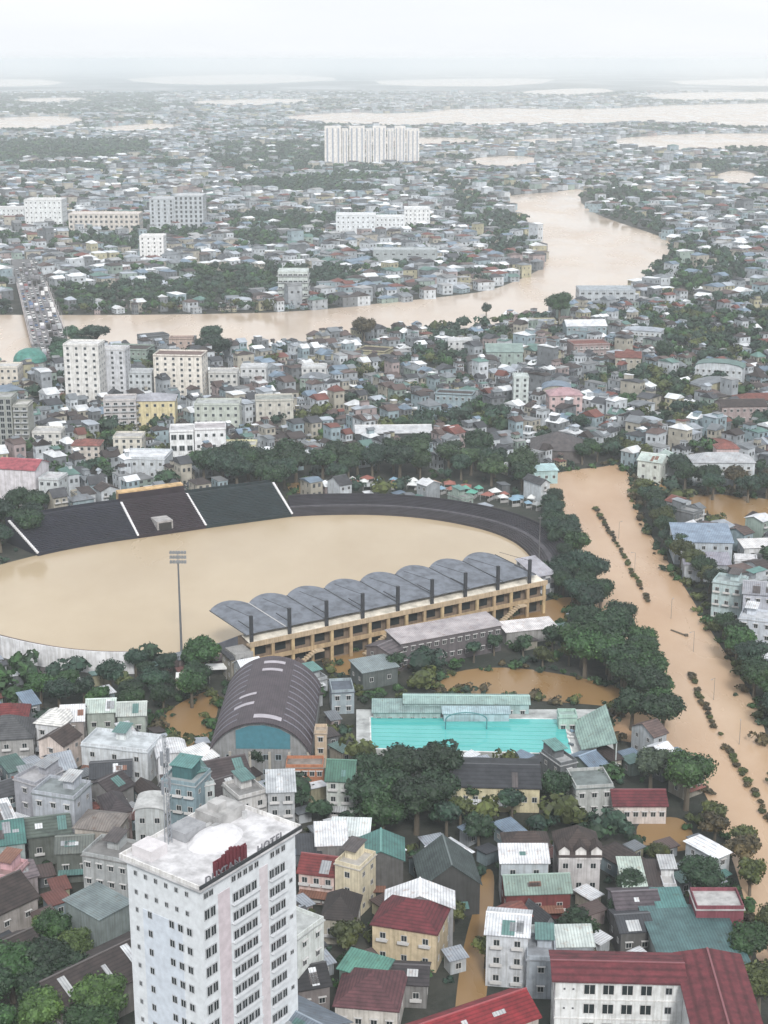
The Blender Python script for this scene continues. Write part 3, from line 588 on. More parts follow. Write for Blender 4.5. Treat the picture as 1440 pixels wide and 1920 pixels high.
# --- school with red roof at bottom right
def school():
    h = 15.0
    A = G(1042, 1836, h); B = G(1282, 1842, h); v = B-A; v.z = 0; w_ = v.length; rz = math.atan2(v.y, v.x); n = Vector((-v.y, v.x, 0)).normalized(); d_ = 8.4
    c = (A+B)/2+n*d_/2; root = empty('school_building', (c.x, c.y, 0), rz); mark(c.x, c.y, w_, d_, rz)
    tag(root, 'white four-storey building with L-shaped maroon roof at the bottom right', 'building')
    wc = (.66, .68, .69); rc = (.115, .024, .032)
    add_walls(root, w_, d_, h, 'gx', .9, wc); add_roof(root, w_, d_, h, 'gx', .9, rc, 'tile', wc, over=.7)
    ww2 = 10.5
    add_walls(root, ww2, 34, h+.02, 'gy', .9, wc, x=w_/2+ww2/2+.02, y=-17+d_/2); add_roof(root, ww2, 34, h+.03, 'gy', .95, rc, 'tile', wc, over=.7, x=w_/2+ww2/2+.02, y=-17+d_/2, name='wing_roof')
    mark(*(c+Vector((math.cos(rz)*(w_/2+5), math.sin(rz)*(w_/2+5)-11, 0))).xy, ww2, 34, rz)
    windows(root, 'f', w_, d_, h, 4, 4, 2.1, 2.1, 'plain', (.55, .55, .55), x0=-w_/2+4.2, x1=w_/2-4.6)
    windows(root, 'f', w_, d_, h, 1, 4, 1.2, 1.4, 'plain', (.4, .4, .42), x0=w_/2-4, x1=w_/2-.8)
    windows(root, 'f', w_, d_, h, 2, 4, .35, .35, 'plain', (.4, .4, .42), x0=-w_/2+.8, x1=-w_/2+3.8)
    windows(root, 'l', w_, d_, h, 3, 4, 1.3, 1.4)
    s = MB()
    for k in range(1, 4): s.box(-w_/2-.12, w_/2-.5, -d_/2-.14, -d_/2, k*h/4-.1, k*h/4+.1)
    s.build('string_course', 'wall', root, (.66, .66, .66))
school()

# ------------------------------------------------------------------ swimming pool
def pool():
    A, B = G(680, 1400), G(1120, 1412); v = B-A; rz = math.atan2(v.y, v.x)
    n = Vector((-v.y, v.x, 0)).normalized(); u = v.normalized()
    zt = 2.4; A, B = G(672, 1402, zt), G(1152, 1412, zt); C_, D_ = G(672, 1345, zt), G(1130, 1345, zt)
    def box_px(name, pts, z0, z1, m, col, par=None):
        b = MB(); k = len(pts); vs = [(p.x, p.y, z0) for p in pts]+[(p.x, p.y, z1) for p in pts]
        b.add(vs, [tuple(range(k-1, -1, -1)), tuple(range(k, 2*k))]+[(i, (i+1) % k, (i+1) % k+k, i+k) for i in range(k)])
        return b.build(name, m, par, col)
    root = empty('swimming_pool', (0, 0, 0))
    tag(root, 'turquoise outdoor swimming pool on a raised pale deck in the centre right', 'swimming pool')
    deck = box_px('deck', [G(668, 1404, zt), G(1152, 1415, zt), G(1140, 1330, zt), G(668, 1330, zt)], 0, zt, 'conc', (.42, .44, .44), root)
    px = [G(697, 1403, zt), G(1072, 1414, zt), G(1056, 1349, zt), G(695, 1345, zt)]
    w0 = box_px('pool_water', px, zt-.5, zt+.03, 'pool', (1, 1, 1), root)
    # rim
    b = MB()
    for i in range(4):
        p, q = px[i], px[(i+1) % 4]; d = (q-p).normalized(); m = Vector((-d.y, d.x, 0))*.35
        b.add([(*(p+m*0).xy, zt+.12), (*(q+m*0).xy, zt+.12), (*(q-m).xy, zt+.12), (*(p-m).xy, zt+.12), (*p.xy, zt-.1), (*q.xy, zt-.1), (*(q-m).xy, zt-.1), (*(p-m).xy, zt-.1)],
              [(0, 1, 2, 3), (4, 5, 1, 0), (7, 6, 2, 3), (4, 7, 3, 0), (5, 6, 2, 1)])
    b.build('pool_rim', 'conc', root, (.66, .68, .68))
    b = MB()
    for k in range(1, 8):
        t = k/8; p = px[0].lerp(px[3], t); q = px[1].lerp(px[2], t); b.tube((p.x+.3, p.y, zt+.07), (q.x-.3, q.y, zt+.07), .05, .05, 4)
    b.build('lane_rope', 'plain', root, (.12, .45, .4))
    c = G(900, 1372, 0); mark(c.x, c.y, 66, 34, 0)
    # retaining wall (dark drop in front)
    # pool buildings
    Hh(700, 1336, 826, 1336, 4, 7, 'shed', .6, (.3, .4, .4), (.24, .35, .34), 'tin', 6, 1, 'pale aqua changing block behind the left half of the pool', name='pool_house', cat='building', detail=1)
    Hh(758, 1318, 992, 1320, 5.2, 6, 'gx', .8, (.32, .45, .46), (.26, .38, .36), 'tin', 10, 1, 'longest pale aqua building behind the pool with an arched sign', name='pool_house', cat='building', detail=1)
    Hh(832, 1338, 955, 1338, 4.6, 3, 'shed', .5, (.38, .5, .55), (.36, .5, .54), 'tin', 0, 1, 'pale blue porch in front of the longest aqua pool building', name='porch', cat='porch', detail=1)
    b = MB(); p = G(835, 1334, 6); q = G(912, 1336, 6); cc = (p+q)/2; rr = (q-p).length/2
    prev = None
    for i in range(15):
        t = math.pi*i/14; pt = (cc.x-rr*math.cos(t), cc.y-2.6, 5.0+2.0*math.sin(t))
        if prev: b.tube(prev, pt, .16, .16, 5)
        prev = pt
    b.tube((cc.x-rr, cc.y-2.6, 0), (cc.x-rr, cc.y-2.6, 5), .15, .15, 5); b.tube((cc.x+rr, cc.y-2.6, 0), (cc.x+rr, cc.y-2.6, 5), .15, .15, 5)
    tag(b.build('arch_frame', 'plain', None, (.06, .2, .22)), 'thin dark teal arch standing in front of the aqua pool building', 'arch')
    Hh(1048, 1346, 1082, 1346, 5.5, 4, 'flat', 0, (.35, .5, .45), (.3, .4, .38), 'conc', 2, 1, 'small green kiosk at the far right corner of the pool deck', name='kiosk', cat='kiosk', detail=1)
    # slanted canopy at right
    root2 = empty('pool_canopy', G(1115, 1365))
    tag(root2, 'large tilted pale green canopy at the right end of the pool', 'canopy')
    q = [G(1078, 1372, 4.2), G(1090, 1405, 4.2), G(1158, 1392, 9.0), G(1136, 1320, 9.0), G(1080, 1350, 4.5)]
    o0 = root2.location
    b = MB(); k = len(q); vs = [p-o0 for p in q]+[p-o0-Vector((0, 0, .2)) for p in q]
    b.add(vs, [tuple(range(k)), tuple(range(2*k-1, k-1, -1))]+[(i, i+k, (i+1) % k+k, (i+1) % k) for i in range(k)]); b.build('canopy_sheet', 'tin', root2, (.26, .38, .34))
    for p in q[:4]:
        b = MB(); a = p-o0; b.tube((a.x*.96, a.y*.96, 0), (a.x*.96, a.y*.96, a.z-.2), .15, .15, 6); b.build('post', 'plain', root2, (.5, .55, .55))
    mark(o0.x, o0.y, 14, 22)
    for k in range(16):
        c = G(R.uniform(1065, 1108), R.uniform(1352, 1405), zt)
        b = MB(); b.box(-.9, .9, -.35, .35, .3, .4); b.box(-.9, -.3, -.35, .35, .4, .7)
        for sx in (-.8, .7):
            for sy in (-.3, .2): b.box(sx, sx+.1, sy, sy+.1, 0, .3)
        o = b.build('sun_lounger', 'plain', None, R.choice([(.6, .6, .6), (.2, .3, .4), (.1, .12, .14)]), loc=c, rz=R.uniform(0, 3))
        desc_register(o, 'small poolside lounger on the deck right of the pool', 'lounger', 'loungers on the pool deck')
pool()

# ------------------------------------------------------------------ gym with barrel roof
def gym():
    h = 8.5; A = G(394, 1400, h); B = G(586, 1400, h); v = B-A; v.z = 0; w_ = v.length; rz = math.atan2(v.y, v.x)-.02
    n = Vector((-v.y, v.x, 0)).normalized(); d_ = 40; c = (A+B)/2+n*d_/2
    root = empty('arched_gym', (c.x, c.y, 0), rz); mark(c.x, c.y, w_, d_, rz)
    tag(root, 'sports hall under a brown barrel roof with pale skylight strips left of centre', 'sports hall')
    hw, hd = w_/2-.4, d_/2; rh = 6.6; n_ = 22
    ang = math.radians(64); Rr = hw/math.sin(ang); zc = h+rh-Rr*1.0
    zc = h+ (rh) - Rr
    arc = lambda t, r_: (r_*math.sin(t), zc+r_*math.cos(t))
    b0 = zc+Rr*math.cos(ang)
    ts = [-ang*1.04+2*ang*1.04*i/n_ for i in range(n_+1)]
    prof = [arc(t, Rr+.25) for t in ts]+[arc(t, Rr) for t in ts[::-1]]
    b = MB(); b.prism(prof, 'y', -hd-1.2, hd+1.0); rf = b.build('roof', 'tin', root, (.062, .048, .058))
    # skylight strips: curved ribs standing a little proud
    k = 0
    for j in range(11):
        y = -hd+2.5+j*3.5
        for (t0, t1) in ((-1.0, -.38), (.38, 1.0)):
            tt = [ang*(t0+(t1-t0)*i/7) for i in range(8)]; s = MB()
            s.prism([arc(t, Rr+.34) for t in tt]+[arc(t, Rr+.26) for t in tt[::-1]], 'y', y, y+.55); s.build('skylight', 'plain', rf, (.17, .165, .20))
    for y, t0, t1, sc in ((-hd+1.5, -.1, .35, 1.6), (-hd+10, -.5, -.15, 1.2), (-hd+16, -.45, -.15, 1.0), (hd-9, -.15, .2, 1.2), (hd-4, -.15, .22, 1.3)):
        tt = [ang*(t0+(t1-t0)*i/5) for i in range(6)]; s = MB()
        s.prism([arc(t, Rr+.36) for t in tt]+[arc(t, Rr+.26) for t in tt[::-1]], 'y', y, y+1.2*sc); s.build('skylight', 'plain', rf, (.40, .38, .42))
    b = MB(); b.prism([(-hw, 0)]+[arc(t, Rr-.05) for t in [-ang+2*ang*i/n_ for i in range(n_+1)]]+[(hw, 0)], 'y', -hd, hd); b.build('wall', 'wall', root, (.24, .25, .26))
    b = MB(); b.prism([(-hw*.48, h-.5)]+[(hw*x, zc+math.sqrt((Rr-1.0)**2-(hw*x)**2)) for x in (-.48, -.2, .1, .4, .62)]+[(hw*.62, h-.5)], 'y', -hd-.12, -hd); b.build('gable_glazing', 'plain', root, (.06, .19, .24))
    windows(root, 'f', w_-.8, d_, 7.6, 8, 2, 1.5, 1.5, 'plain', (.3, .36, .4))
    for q in (-.98, -.6, -.2, .2, .6, .98):
        b = MB(); b.box(q*hw-.3, q*hw+.3, -hd-.5, -hd-.13, 0, h-1.2); b.build('column', 'wall', root, (.42, .4, .36))
    # tan stair tower beside the gym
    Hh(590, 1376, 612, 1376, 9, 4, 'flat', 0, (.5, .40, .30), (.35, .3, .25), 'conc', 1, 3, 'slim tan stair tower at the right front corner of the arched gym', name='stair_tower', cat='tower', detail=1)
    Hh(536, 1440, 606, 1440, 6, 5, 'flat', 0, (.42, .18, .10), (.25, .22, .2), 'conc', 5, 2, 'rusty orange low building in front of the arched gym', name='building', cat='building', detail=1)
gym()

# ------------------------------------------------------------------ stadium
def offset_path(pts, off):
    o = []
    for i, p in enumerate(pts):
        a = pts[max(0, i-1)]; b = pts[min(len(pts)-1, i+1)]; d = (b-a); d.z = 0; d.normalize(); o.append(Vector((p.x-d.y*off, p.y+d.x*off, 0)))
    return o
def sweep(name, pts, prof, m, col, parent=None):
    """prof: open list of (offset to the left of the path, z); closed solid to z=0"""
    rings = []
    P_ = [(prof[0][0], 0)]+list(prof)+[(prof[-1][0], 0)]
    for off, z in P_:
        rings.append([(q.x, q.y, z) for q in offset_path(pts, off)])
    n = len(pts); k = len(P_); vs = [v for r_ in rings for v in r_]; fs = []
    for j in range(k-1):
        for i in range(n-1): fs.append((j*n+i, j*n+i+1, (j+1)*n+i+1, (j+1)*n+i))
    fs.append(tuple(j*n for j in range(k))); fs.append(tuple(j*n+n-1 for j in range(k-1, -1, -1)))
    return obj(name, meshdata(name, vs, fs, (m,)), parent, col)
def steps(d0, z0, run, rise, n, top=None):
    o = [(d0, z0)]; d, z = d0, z0
    for i in range(n): z += rise; o.append((d, z)); d += run; o.append((d, z))
    if top: o += top(d, z)
    return o
def markpath(pts, o0, o1):
    for o in np.arange(o0, o1+.1, 2.0):
        pp = offset_path(pts, o)
        for a, b in zip(pp[:-1], pp[1:]):
            L_ = (b-a).length
            for t in np.linspace(0, 1, max(2, int(L_/1.5))): mark(*(a.lerp(b, t)).xy, 2, 2)
def stadium():
    # bleachers opposite the grandstand
    lp = smoothpts(gpoly([(72, 1043), (110, 1034), (190, 1019), (300, 1004), (400, 989), (480, 978), (548, 969)]), 2, False)
    root = empty('bleachers', lp[0]); root.location = (0, 0, 0)
    tag(root, 'dark uncovered bleachers along the far left side of the flooded stadium', 'bleachers')
    n = len(lp); k1, k2 = [min(range(n), key=lambda i: abs(P(*lp[i])[0]-X)) for X in (252, 386)]
    markpath(lp, -2, 26)
    prof = steps(0, .9, .95, .36, 20, lambda d, z: [(d, z+.2), (d+2.5, z+.2), (d+2.5, z+1.1), (d+2.8, z+1.1)])
    prof2 = steps(0, .9, .95, .39, 20, lambda d, z: [(d, z+.2), (d+2.5, z+.2), (d+2.5, z+2.4), (d+2.9, z+2.4)])
    sweep('seating', lp[:k1+1], prof, 'seat', (.014, .015, .026), root)
    sweep('seating', lp[k1:k2+1], prof2, 'seat', (.020, .012, .018), root)
    sweep('seating', lp[k2:], prof, 'seat', (.010, .020, .024), root)
    top = [(p+Vector((0, 0, 0))) for p in offset_path(lp[k1:k2+1], 22.0)]
    sweep('canopy_band', top, [(0, 11.6), (2.6, 11.9)], 'conc', (.55, .38, .2), root)
    def stair(i, nm='stair'):
        a = lp[i]; b = offset_path(lp, 21)[i]; d = (b-a).normalized(); m = MB(); s = Vector((-d.y, d.x, 0))*.36
        for q in range(20):
            p0 = a+d*(q*.95); z = .9+.38*(q+1)+.2; p1 = p0+d*1.05
            vs = [(*(p0-s).xy, z-.5), (*(p0+s).xy, z-.5), (*(p1+s).xy, z-.5), (*(p1-s).xy, z-.5)]
            vs += [(x, y, zz+.62) for x, y, zz in vs]
            m.add(vs, [(3, 2, 1, 0), (4, 5, 6, 7), (0, 1, 5, 4), (1, 2, 6, 5), (2, 3, 7, 6), (3, 0, 4, 7)])
        m.build(nm, 'plain', root, (.72, .72, .74))
    for i in (0, k1, k2, n-1): stair(i)
    # tunnel in the middle block
    i = (k1+k2)//2; a = lp[i]; d = (offset_path(lp, 5)[i]-a).normalized(); rz = math.atan2(d.y, d.x)-math.pi/2
    m = MB(); m.box(-3, -2.4, 1, 8, 0, 4.8); m.box(2.4, 3, 1, 8, 0, 4.8); m.box(-2.4, 2.4, 1.0, 8, 4.2, 4.8); m.build('tunnel_frame', 'conc', root, (.35, .34, .34), loc=(a.x, a.y, 0), rz=rz)
    m = MB(); m.box(-2.4, 2.4, .9, 1.5, 0, 4.2); m.build('tunnel_opening', 'plain', root, (.02, .02, .02), loc=(a.x, a.y, 0), rz=rz)
    # low rim wall with white marks
    # curved terrace at the far and right end
    cp = smoothpts(gpoly([(548, 969), (600, 966), (700, 965), (790, 971), (870, 984), (930, 1000), (975, 1022), (1004, 1055), (1006, 1080)]), 3, False)
    cr = empty('curved_terrace', (0, 0, 0)); tag(cr, 'dark curved open terrace behind the far right end of the stadium', 'terrace')
    markpath(cp, -2, 14)
    sweep('lower_tier', cp, steps(0, .8, .85, .28, 5), 'seat', (.034, .030, .036), cr)
    sweep('walkway', cp, [(4.26, 1.6), (4.26, 2.5), (6.2, 2.5)], 'conc', (.07, .066, .078), cr)
    sweep('upper_tier', cp, steps(6.21, 2.4, .8, .34, 6, lambda d, z: [(d, z+.9), (d+.3, z+.9)]), 'seat', (.024, .022, .030), cr)
    # near left end: white outer wall with thin brown rim (seen from outside)
    hN = 6.5
    npx = [G(-90, 1165, hN), G(-40, 1182, hN), G(0, 1193, hN), (G(60, 1207, hN)), G(120, 1217, hN), G(190, 1223, hN), G(250, 1223, hN)]
    np_ = smoothpts(npx, 2, False); nr = empty('near_terrace', (0, 0, 0)); tag(nr, 'curved end terrace with tall white outer wall at the lower left of the stadium', 'terrace')
    markpath(np_, -2, 11)
    sweep('outer_wall', np_, [(0, hN), (.35, hN)], 'wall', (.70, .71, .74), nr)
    sweep('seating', np_, [(.36, hN-.3), (1.6, hN-.3)]+[(1.6+.85*i, hN-.3-.5*(i)) for i in range(1, 11)], 'seat', (.12, .09, .08), nr)
    # back-left lattice wall of small end stand
    # boundary between
    m = MB(); a, b = G(250, 1238), G(430, 1236); m.box(a.x, b.x, a.y-.2, a.y+.2, 0, 2.0); m.build('boundary_fence', 'wall', None, (.06, .09, .07))
    tag(COL.objects['boundary_fence'], 'dark green boundary fence between the near terrace and the round tree', 'fence')
stadium()

def grandstand():
    hz = 10.5
    A = G(470, 1206, hz); B = G(1024, 1089, hz); v = B-A; v.z = 0; w_ = v.length; rz = math.atan2(v.y, v.x); n = Vector((-v.y, v.x, 0)).normalized()
    root = empty('covered_grandstand', ((A+B)/2).xy.to_3d(), rz)
    tag(root, 'covered grandstand with scalloped grey membrane roof and dark masts', 'grandstand')
    c = (A+B)/2+n*14; mark(c.x, c.y, w_, 32, rz); hw = w_/2
    tan = (.42, .31, .19); cream = (.56, .50, .40)
    # body
    b = MB(); b.box(-hw+.5, hw-.5, 2.0, 9, 0, hz-.8); b.build('back_wall', 'wall', root, (.20, .15, .11))
    b = MB(); b.box(-hw-.3, hw+.3, -.4, .0, hz-1.2, hz+.25); b.box(-hw-.3, hw+.3, .0, 1.99, hz-1.2, hz-.7); b.build('parapet_band', 'wall', root, (.45, .35, .24))
    b = MB(); b.prism([(0.01, hz-.6), (0.01, hz-.4), (5.5, hz+.6), (5.5, hz+.3)], 'x', -hw, hw); b.build('gallery_roof', 'conc', root, (.66, .62, .54))
    b = MB(); b.box(-hw, hw, -.3, 2.0, 4.6, 5.0); b.box(-hw, hw, -.32, -.2, 5.0, 5.9); b.build('gallery_floor', 'wall', root, tan)
    nb = 9; bays = []
    for i in range(17):
        x = -hw+.6+(w_-1.2)*i/16; q = MB(); q.box(x-.45, x+.45, -.2, .5, 0, hz-1.2); q.build('column', 'wall', root, tan if i % 2 else (.5, .38, .22))
    for i in range(1, 9, 2):
        x = -hw+w_*(i/8.6); q = MB()
        for s in range(10): q.box(x+s*.75, x+(s+1)*.75, -2.2, -.45, 0.2+s*.45, .65+s*.45)
        q.box(x+7.6, x+10.2, -2.2, -.45, 4.4, 4.9); q.build('stair', 'wall', root, (.5, .40, .28))
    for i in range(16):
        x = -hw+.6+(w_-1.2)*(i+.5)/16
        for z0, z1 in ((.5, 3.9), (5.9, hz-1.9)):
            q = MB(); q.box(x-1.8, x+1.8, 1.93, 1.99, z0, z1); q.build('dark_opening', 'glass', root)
    # tribune seats toward the field
    q = MB(); st = [(9.01+.85*i, hz-1.2-.42*i) for i in range(18)]
    prof = [(9.01, 0)]
    for i in range(18):
        y = 9.01+.85*i; z = hz-1.2-.42*i; prof += [(y, z), (y+.85, z)]
    prof += [(9.01+.85*18, 0)]
    q.prism(prof[::-1], 'x', -hw+1, hw-1); q.build('seating', 'seat', root, (.12, .13, .16))
    # masts
    nm = 9; xs = [-hw+.8+(w_-2.0)*i/(nm-1)*.955 for i in range(nm)]
    for x in xs:
        q = MB(); q.box(x-.42, x+.42, .6, 1.4, hz-.55, hz+7.6); q.box(x-.12, x+.12, 1.4, 9.0, hz+3.5, hz+3.7)
        q.tube((x, 1.2, hz+7.2), (x-.01, 17, hz+5.6), .07, .07, 4); q.build('mast', 'plain', root, (.035, .038, .045))
    # membrane vaults: one per bay, arched at the front edge, flat at the rear
    nv = 8; y0, y1 = 2.5, 21.5; z0, z1 = hz+1.6, hz+3.2
    x0 = xs[0]-1.0; bw = (xs[-1]+w_*.035-x0)/nv
    for k in range(nv):
        nxs, nys = 12, 8; vs = []; fs = []
        for j in range(nys+1):
            for i in range(nxs+1):
                s = i/nxs; t = j/nys; hgt = math.sin(math.pi*s)**.8
                yy = y0+(y1-y0)*t+hgt*2.3*t; sk = -2.0*t
                zz = z0+(z1-z0)*t+hgt*(.18+1.0*t)
                vs.append((x0+bw*(k+s)+sk, yy, zz))
        nn = len(vs); vs += [(x, y, z-.12) for x, y, z in vs]
        W = nxs+1
        for j in range(nys):
            for i in range(nxs):
                a = j*W+i; fs.append((a, a+1, a+W+1, a+W)); fs.append((a+nn, a+W+nn, a+W+1+nn, a+1+nn))
        bd = [i for i in range(W)]+[j*W+nxs for j in range(1, nys+1)]+[nys*W+i for i in range(nxs-1, -1, -1)]+[j*W for j in range(nys-1, 0, -1)]
        for a, b_ in zip(bd, bd[1:]+bd[:1]): fs.append((a, a+nn, b_+nn, b_))
        me = meshdata('roof_membrane', vs, fs, ('conc',), smooth=False)
        o = obj('roof_membrane', me, root, (.15, .168, .20))
    for k in range(nv+1):
        q = MB(); xx = x0+bw*k; q.tube((xx, y0, z0+.12), (xx-2.0, y1, z1+.12), .14, .14, 5); q.build('roof_cable', 'plain', root, (.5, .5, .5) if k in (1,) else (.07, .075, .085))
    # end lattice stand right of the grandstand
    r0 = G(1012, 1072); m = MB()
    l0 = [G(1000, 1062), G(1006, 1040), G(1040, 1035), G(1060, 1070), G(1030, 1088)]
    # left end block of the grandstand
    q = MB(); q.box(-hw-5, -hw+.4, -.6, 6, 0, 8.2); q.build('end_block', 'wall', root, (.3, .3, .3))
grandstand()
# long two-storey block behind the grandstand, white-edged roof
Hh(752, 1207, 940, 1172, 8, 9, 'shed', 1.0, (.12, .11, .12), (.40, .37, .38), 'tin', 13, 2, 'long two-storey block with pale roof and white pillars behind the grandstand', name='long_block', cat='building', wkind='shade')
Hh(732, 1226, 756, 1216, 6.5, 9, 'gx', 1.2, (.15, .13, .13), (.10, .09, .10), 'tile', 2, 2, 'dark low wing at the left end of the long two-storey block', name='building', cat='building')
Hh(950, 1186, 1044, 1176, 4, 7, 'shed', .7, (.3, .3, .3), (.72, .70, .70), 'tin', 0, 1, 'low open shed with bright white roof right of the long two-storey block', name='shed', cat='shed')
Hh(1006, 1082, 1040, 1076, 6.5, 12, 'shed', 2.5, (.3, .31, .34), (.36, .36, .4), 'tin', 0, 1, 'small grey slatted stand at the right end of the grandstand', name='end_stand', cat='stand', detail=0)
COL.objects['end_stand'].children[1].data.materials[0] = M['lattice']
# tents by the round tree
for (x, y, wpx) in ((372, 1262, 44), (400, 1254, 50), (345, 1270, 30)):
    p = G(x-wpx/2, y, 3); q = G(x+wpx/2, y-4, 3); c = (p+q)/2; w_ = (q-p).length
    r = empty('awning', (c.x, c.y, 0), .1); b = MB(); b.prism([(-1.6, 3), (-1.6, 3.08), (1.6, 3.6), (1.6, 3.5)], 'x', -w_/2, w_/2); b.build('awning_sheet', 'plain', r, (.75, .77, .77))
    for sx in (-1, 1):
        for sy in (-1.4, 1.4): b = MB(); b.tube((sx*(w_/2-.2), sy, 0), (sx*(w_/2-.2), sy, 3.0), .05, .05, 5); b.build('post', 'plain', r, (.5, .5, .5))
    desc_register(r, 'white flat awning among the trees in front of the round tree', 'awning', 'white awnings by the round tree')

def mast(px, py, hgt, label):
    a = G(px, py); r = empty('floodlight_mast', a); tag(r, label, 'floodlight')
    b = MB(); b.tube((0, 0, 0), (0, 0, hgt-3), .38, .22, 8); b.build('pole', 'plain', r, (.13, .14, .15))
    for k, z in enumerate((hgt-3.2, hgt-1.8, hgt-.4)):
        b = MB(); b.box(-2.2, 2.2, -.15, .15, z-.12, z+.12); b.build('cross_bar', 'plain', r, (.15, .15, .16))
        for i in range(6):
            b = MB(); x = -2.0+i*.8; b.box(x-.3, x+.3, .16, .5, z-.4, z+.4); b.box(x-.33, x+.33, -.3, -.16, z-.35, z+.35); b.build('lamp', 'plain', r, (.22, .23, .24))
    b = MB(); b.tube((0, 0, hgt-3.2), (0, 0, hgt), .15, .12, 6); b.build('head_stem', 'plain', r, (.3, .3, .32))
mast(341, 1236, 32.5, 'tall slim floodlight mast in front of the flooded pitch')
def slim_pole():
    a = G(1010, 1074); b = MB(); b.tube((0, 0, 0), (0, 0, 20), .2, .12, 8); b.box(-.7, .7, -.1, .1, 19, 19.3)
    tag(b.build('slim_pole', 'plain', None, (.12, .12, .13), loc=a), 'slim dark pole rising at the right end of the curved terrace', 'pole')
slim_pole()

# stalls and tents behind the curved terrace
def stall_mesh():
    b = MB(); b.add([(-1.6, -1.6, 2.2), (1.6, -1.6, 2.2), (1.6, 1.6, 2.2), (-1.6, 1.6, 2.2), (0, 0, 3.4)], [(0, 1, 4), (1, 2, 4), (2, 3, 4), (3, 0, 4), (3, 2, 1, 0)]); top = meshdata('tent_top', b.v, b.f, ('plain',))
    b = MB()
    for x in (-1.5, 1.5):
        for y in (-1.5, 1.5): b.box(x-.05, x+.05, y-.05, y+.05, 0, 2.25)
    b.box(-1.3, 1.3, -1.3, -.7, 0, .9)
    return top, meshdata('frame', b.v, b.f, ('plain',))
TT, TF = stall_mesh()
NAMES = {0: ('white', (.6, .62, .62)), 1: ('red', (.26, .10, .08)), 2: ('green', (.10, .32, .25)), 3: ('grey', (.3, .32, .33)), 4: ('orange', (.32, .19, .12)), 5: ('blue', (.2, .32, .42))}
for k in range(130):
    px = R.uniform(640, 1010); t = (px-690)/320; py = 914+max(0, t)**2*42+R.uniform(-9, 4); p = G(px, py)
    if mark(p.x, p.y, 3, 3, test=True): continue
    mark(p.x, p.y, 2.4, 2.4)
    r = empty('stall', p, R.uniform(0, 1.5)); s = R.uniform(.8, 1.5); r.scale = (s, s, R.uniform(.8, 1.2))
    ci = 2 if 860 < px < 930 and R.random() < .7 else (R.choice([1, 4]) if 790 < px < 860 and R.random() < .6 else R.choice([0, 0, 3, 5, 1]))
    obj('tent_top', TT, r, NAMES[ci][1]); obj('frame', TF, r, (.35, .35, .35))
    desc_register(r, NAMES[ci][0]+' tented stall behind the curved stadium terrace', 'stall', 'stalls behind the curved terrace')

bandp = gpoly([(640, 905), (760, 900), (900, 915), (1000, 950), (1020, 1000), (990, 1000), (900, 945), (760, 925), (640, 930)])
bx_, by_ = np.meshgrid(GX0+np.arange(OCC.shape[0])*GR, GY0+np.arange(OCC.shape[1])*GR, indexing='ij'); OCC[inpoly(bx_, by_, bandp)] = True
# ------------------------------------------------------------------ named mid-distance blocks
def block(x0, x1, ytop, ybase, d_, wc, rc, label, nx, nf, yaw=0.0, roof='flat', rh=1.5, rm='conc', name='apartment_block', cat='building', ww=1.3, wh=1.4, side=True, col=(.4, .42, .44), kind='plain'):
    A, B = G(x0, ybase), G(x1, ybase); dep = P(A.x, A.y)[2]; w_ = (B-A).length
    # height from the top pixel
    lo, hi = 2, 150
    for _ in range(40):
        m_ = (lo+hi)/2
        if P(A.x, A.y, m_)[1] > ytop: lo = m_
        else: hi = m_
    h = lo; c = (A+B)/2+Vector((0, d_/2, 0)); w2 = w_/max(.5, math.cos(yaw)) if yaw else w_
    root = empty(name, (c.x, c.y, 0), yaw); mark(c.x, c.y, w_, d_, yaw)
    add_walls(root, w_, d_, h, roof, rh, wc); add_roof(root, w_, d_, h, roof, rh, rc, rm, wc)
    if nx: windows(root, 'f', w_, d_, h, nx, nf, ww, wh, kind, col, z0=.5)
    if side and nx: windows(root, 'r' if c.x < 0 else 'l', w_, d_, h, max(2, int(d_/4)), nf, ww, wh, kind, col, z0=.5)
    tag(root, label, cat); return root, w_, d_, h
def villa_dormers():
    v = COL.objects['villa']
    for x in (-3.2, .2, 3.4):
        b = MB(); b.prism([(x-1.1, 8.2), (x-1.1, 10.3), (x, 11.3), (x+1.1, 10.3), (x+1.1, 8.2)], 'y', -5.15, -2.2); b.build('dormer', 'wall', v, (.66, .65, .64))
        b = MB(); b.prism([(x-1.4, 10.15), (x-1.4, 10.35), (x, 11.6), (x+1.4, 10.35), (x+1.4, 10.15), (x, 11.35)], 'y', -5.5, -2.0); b.build('dormer_roof', 'tile', v, BROWN)
villa_dormers()
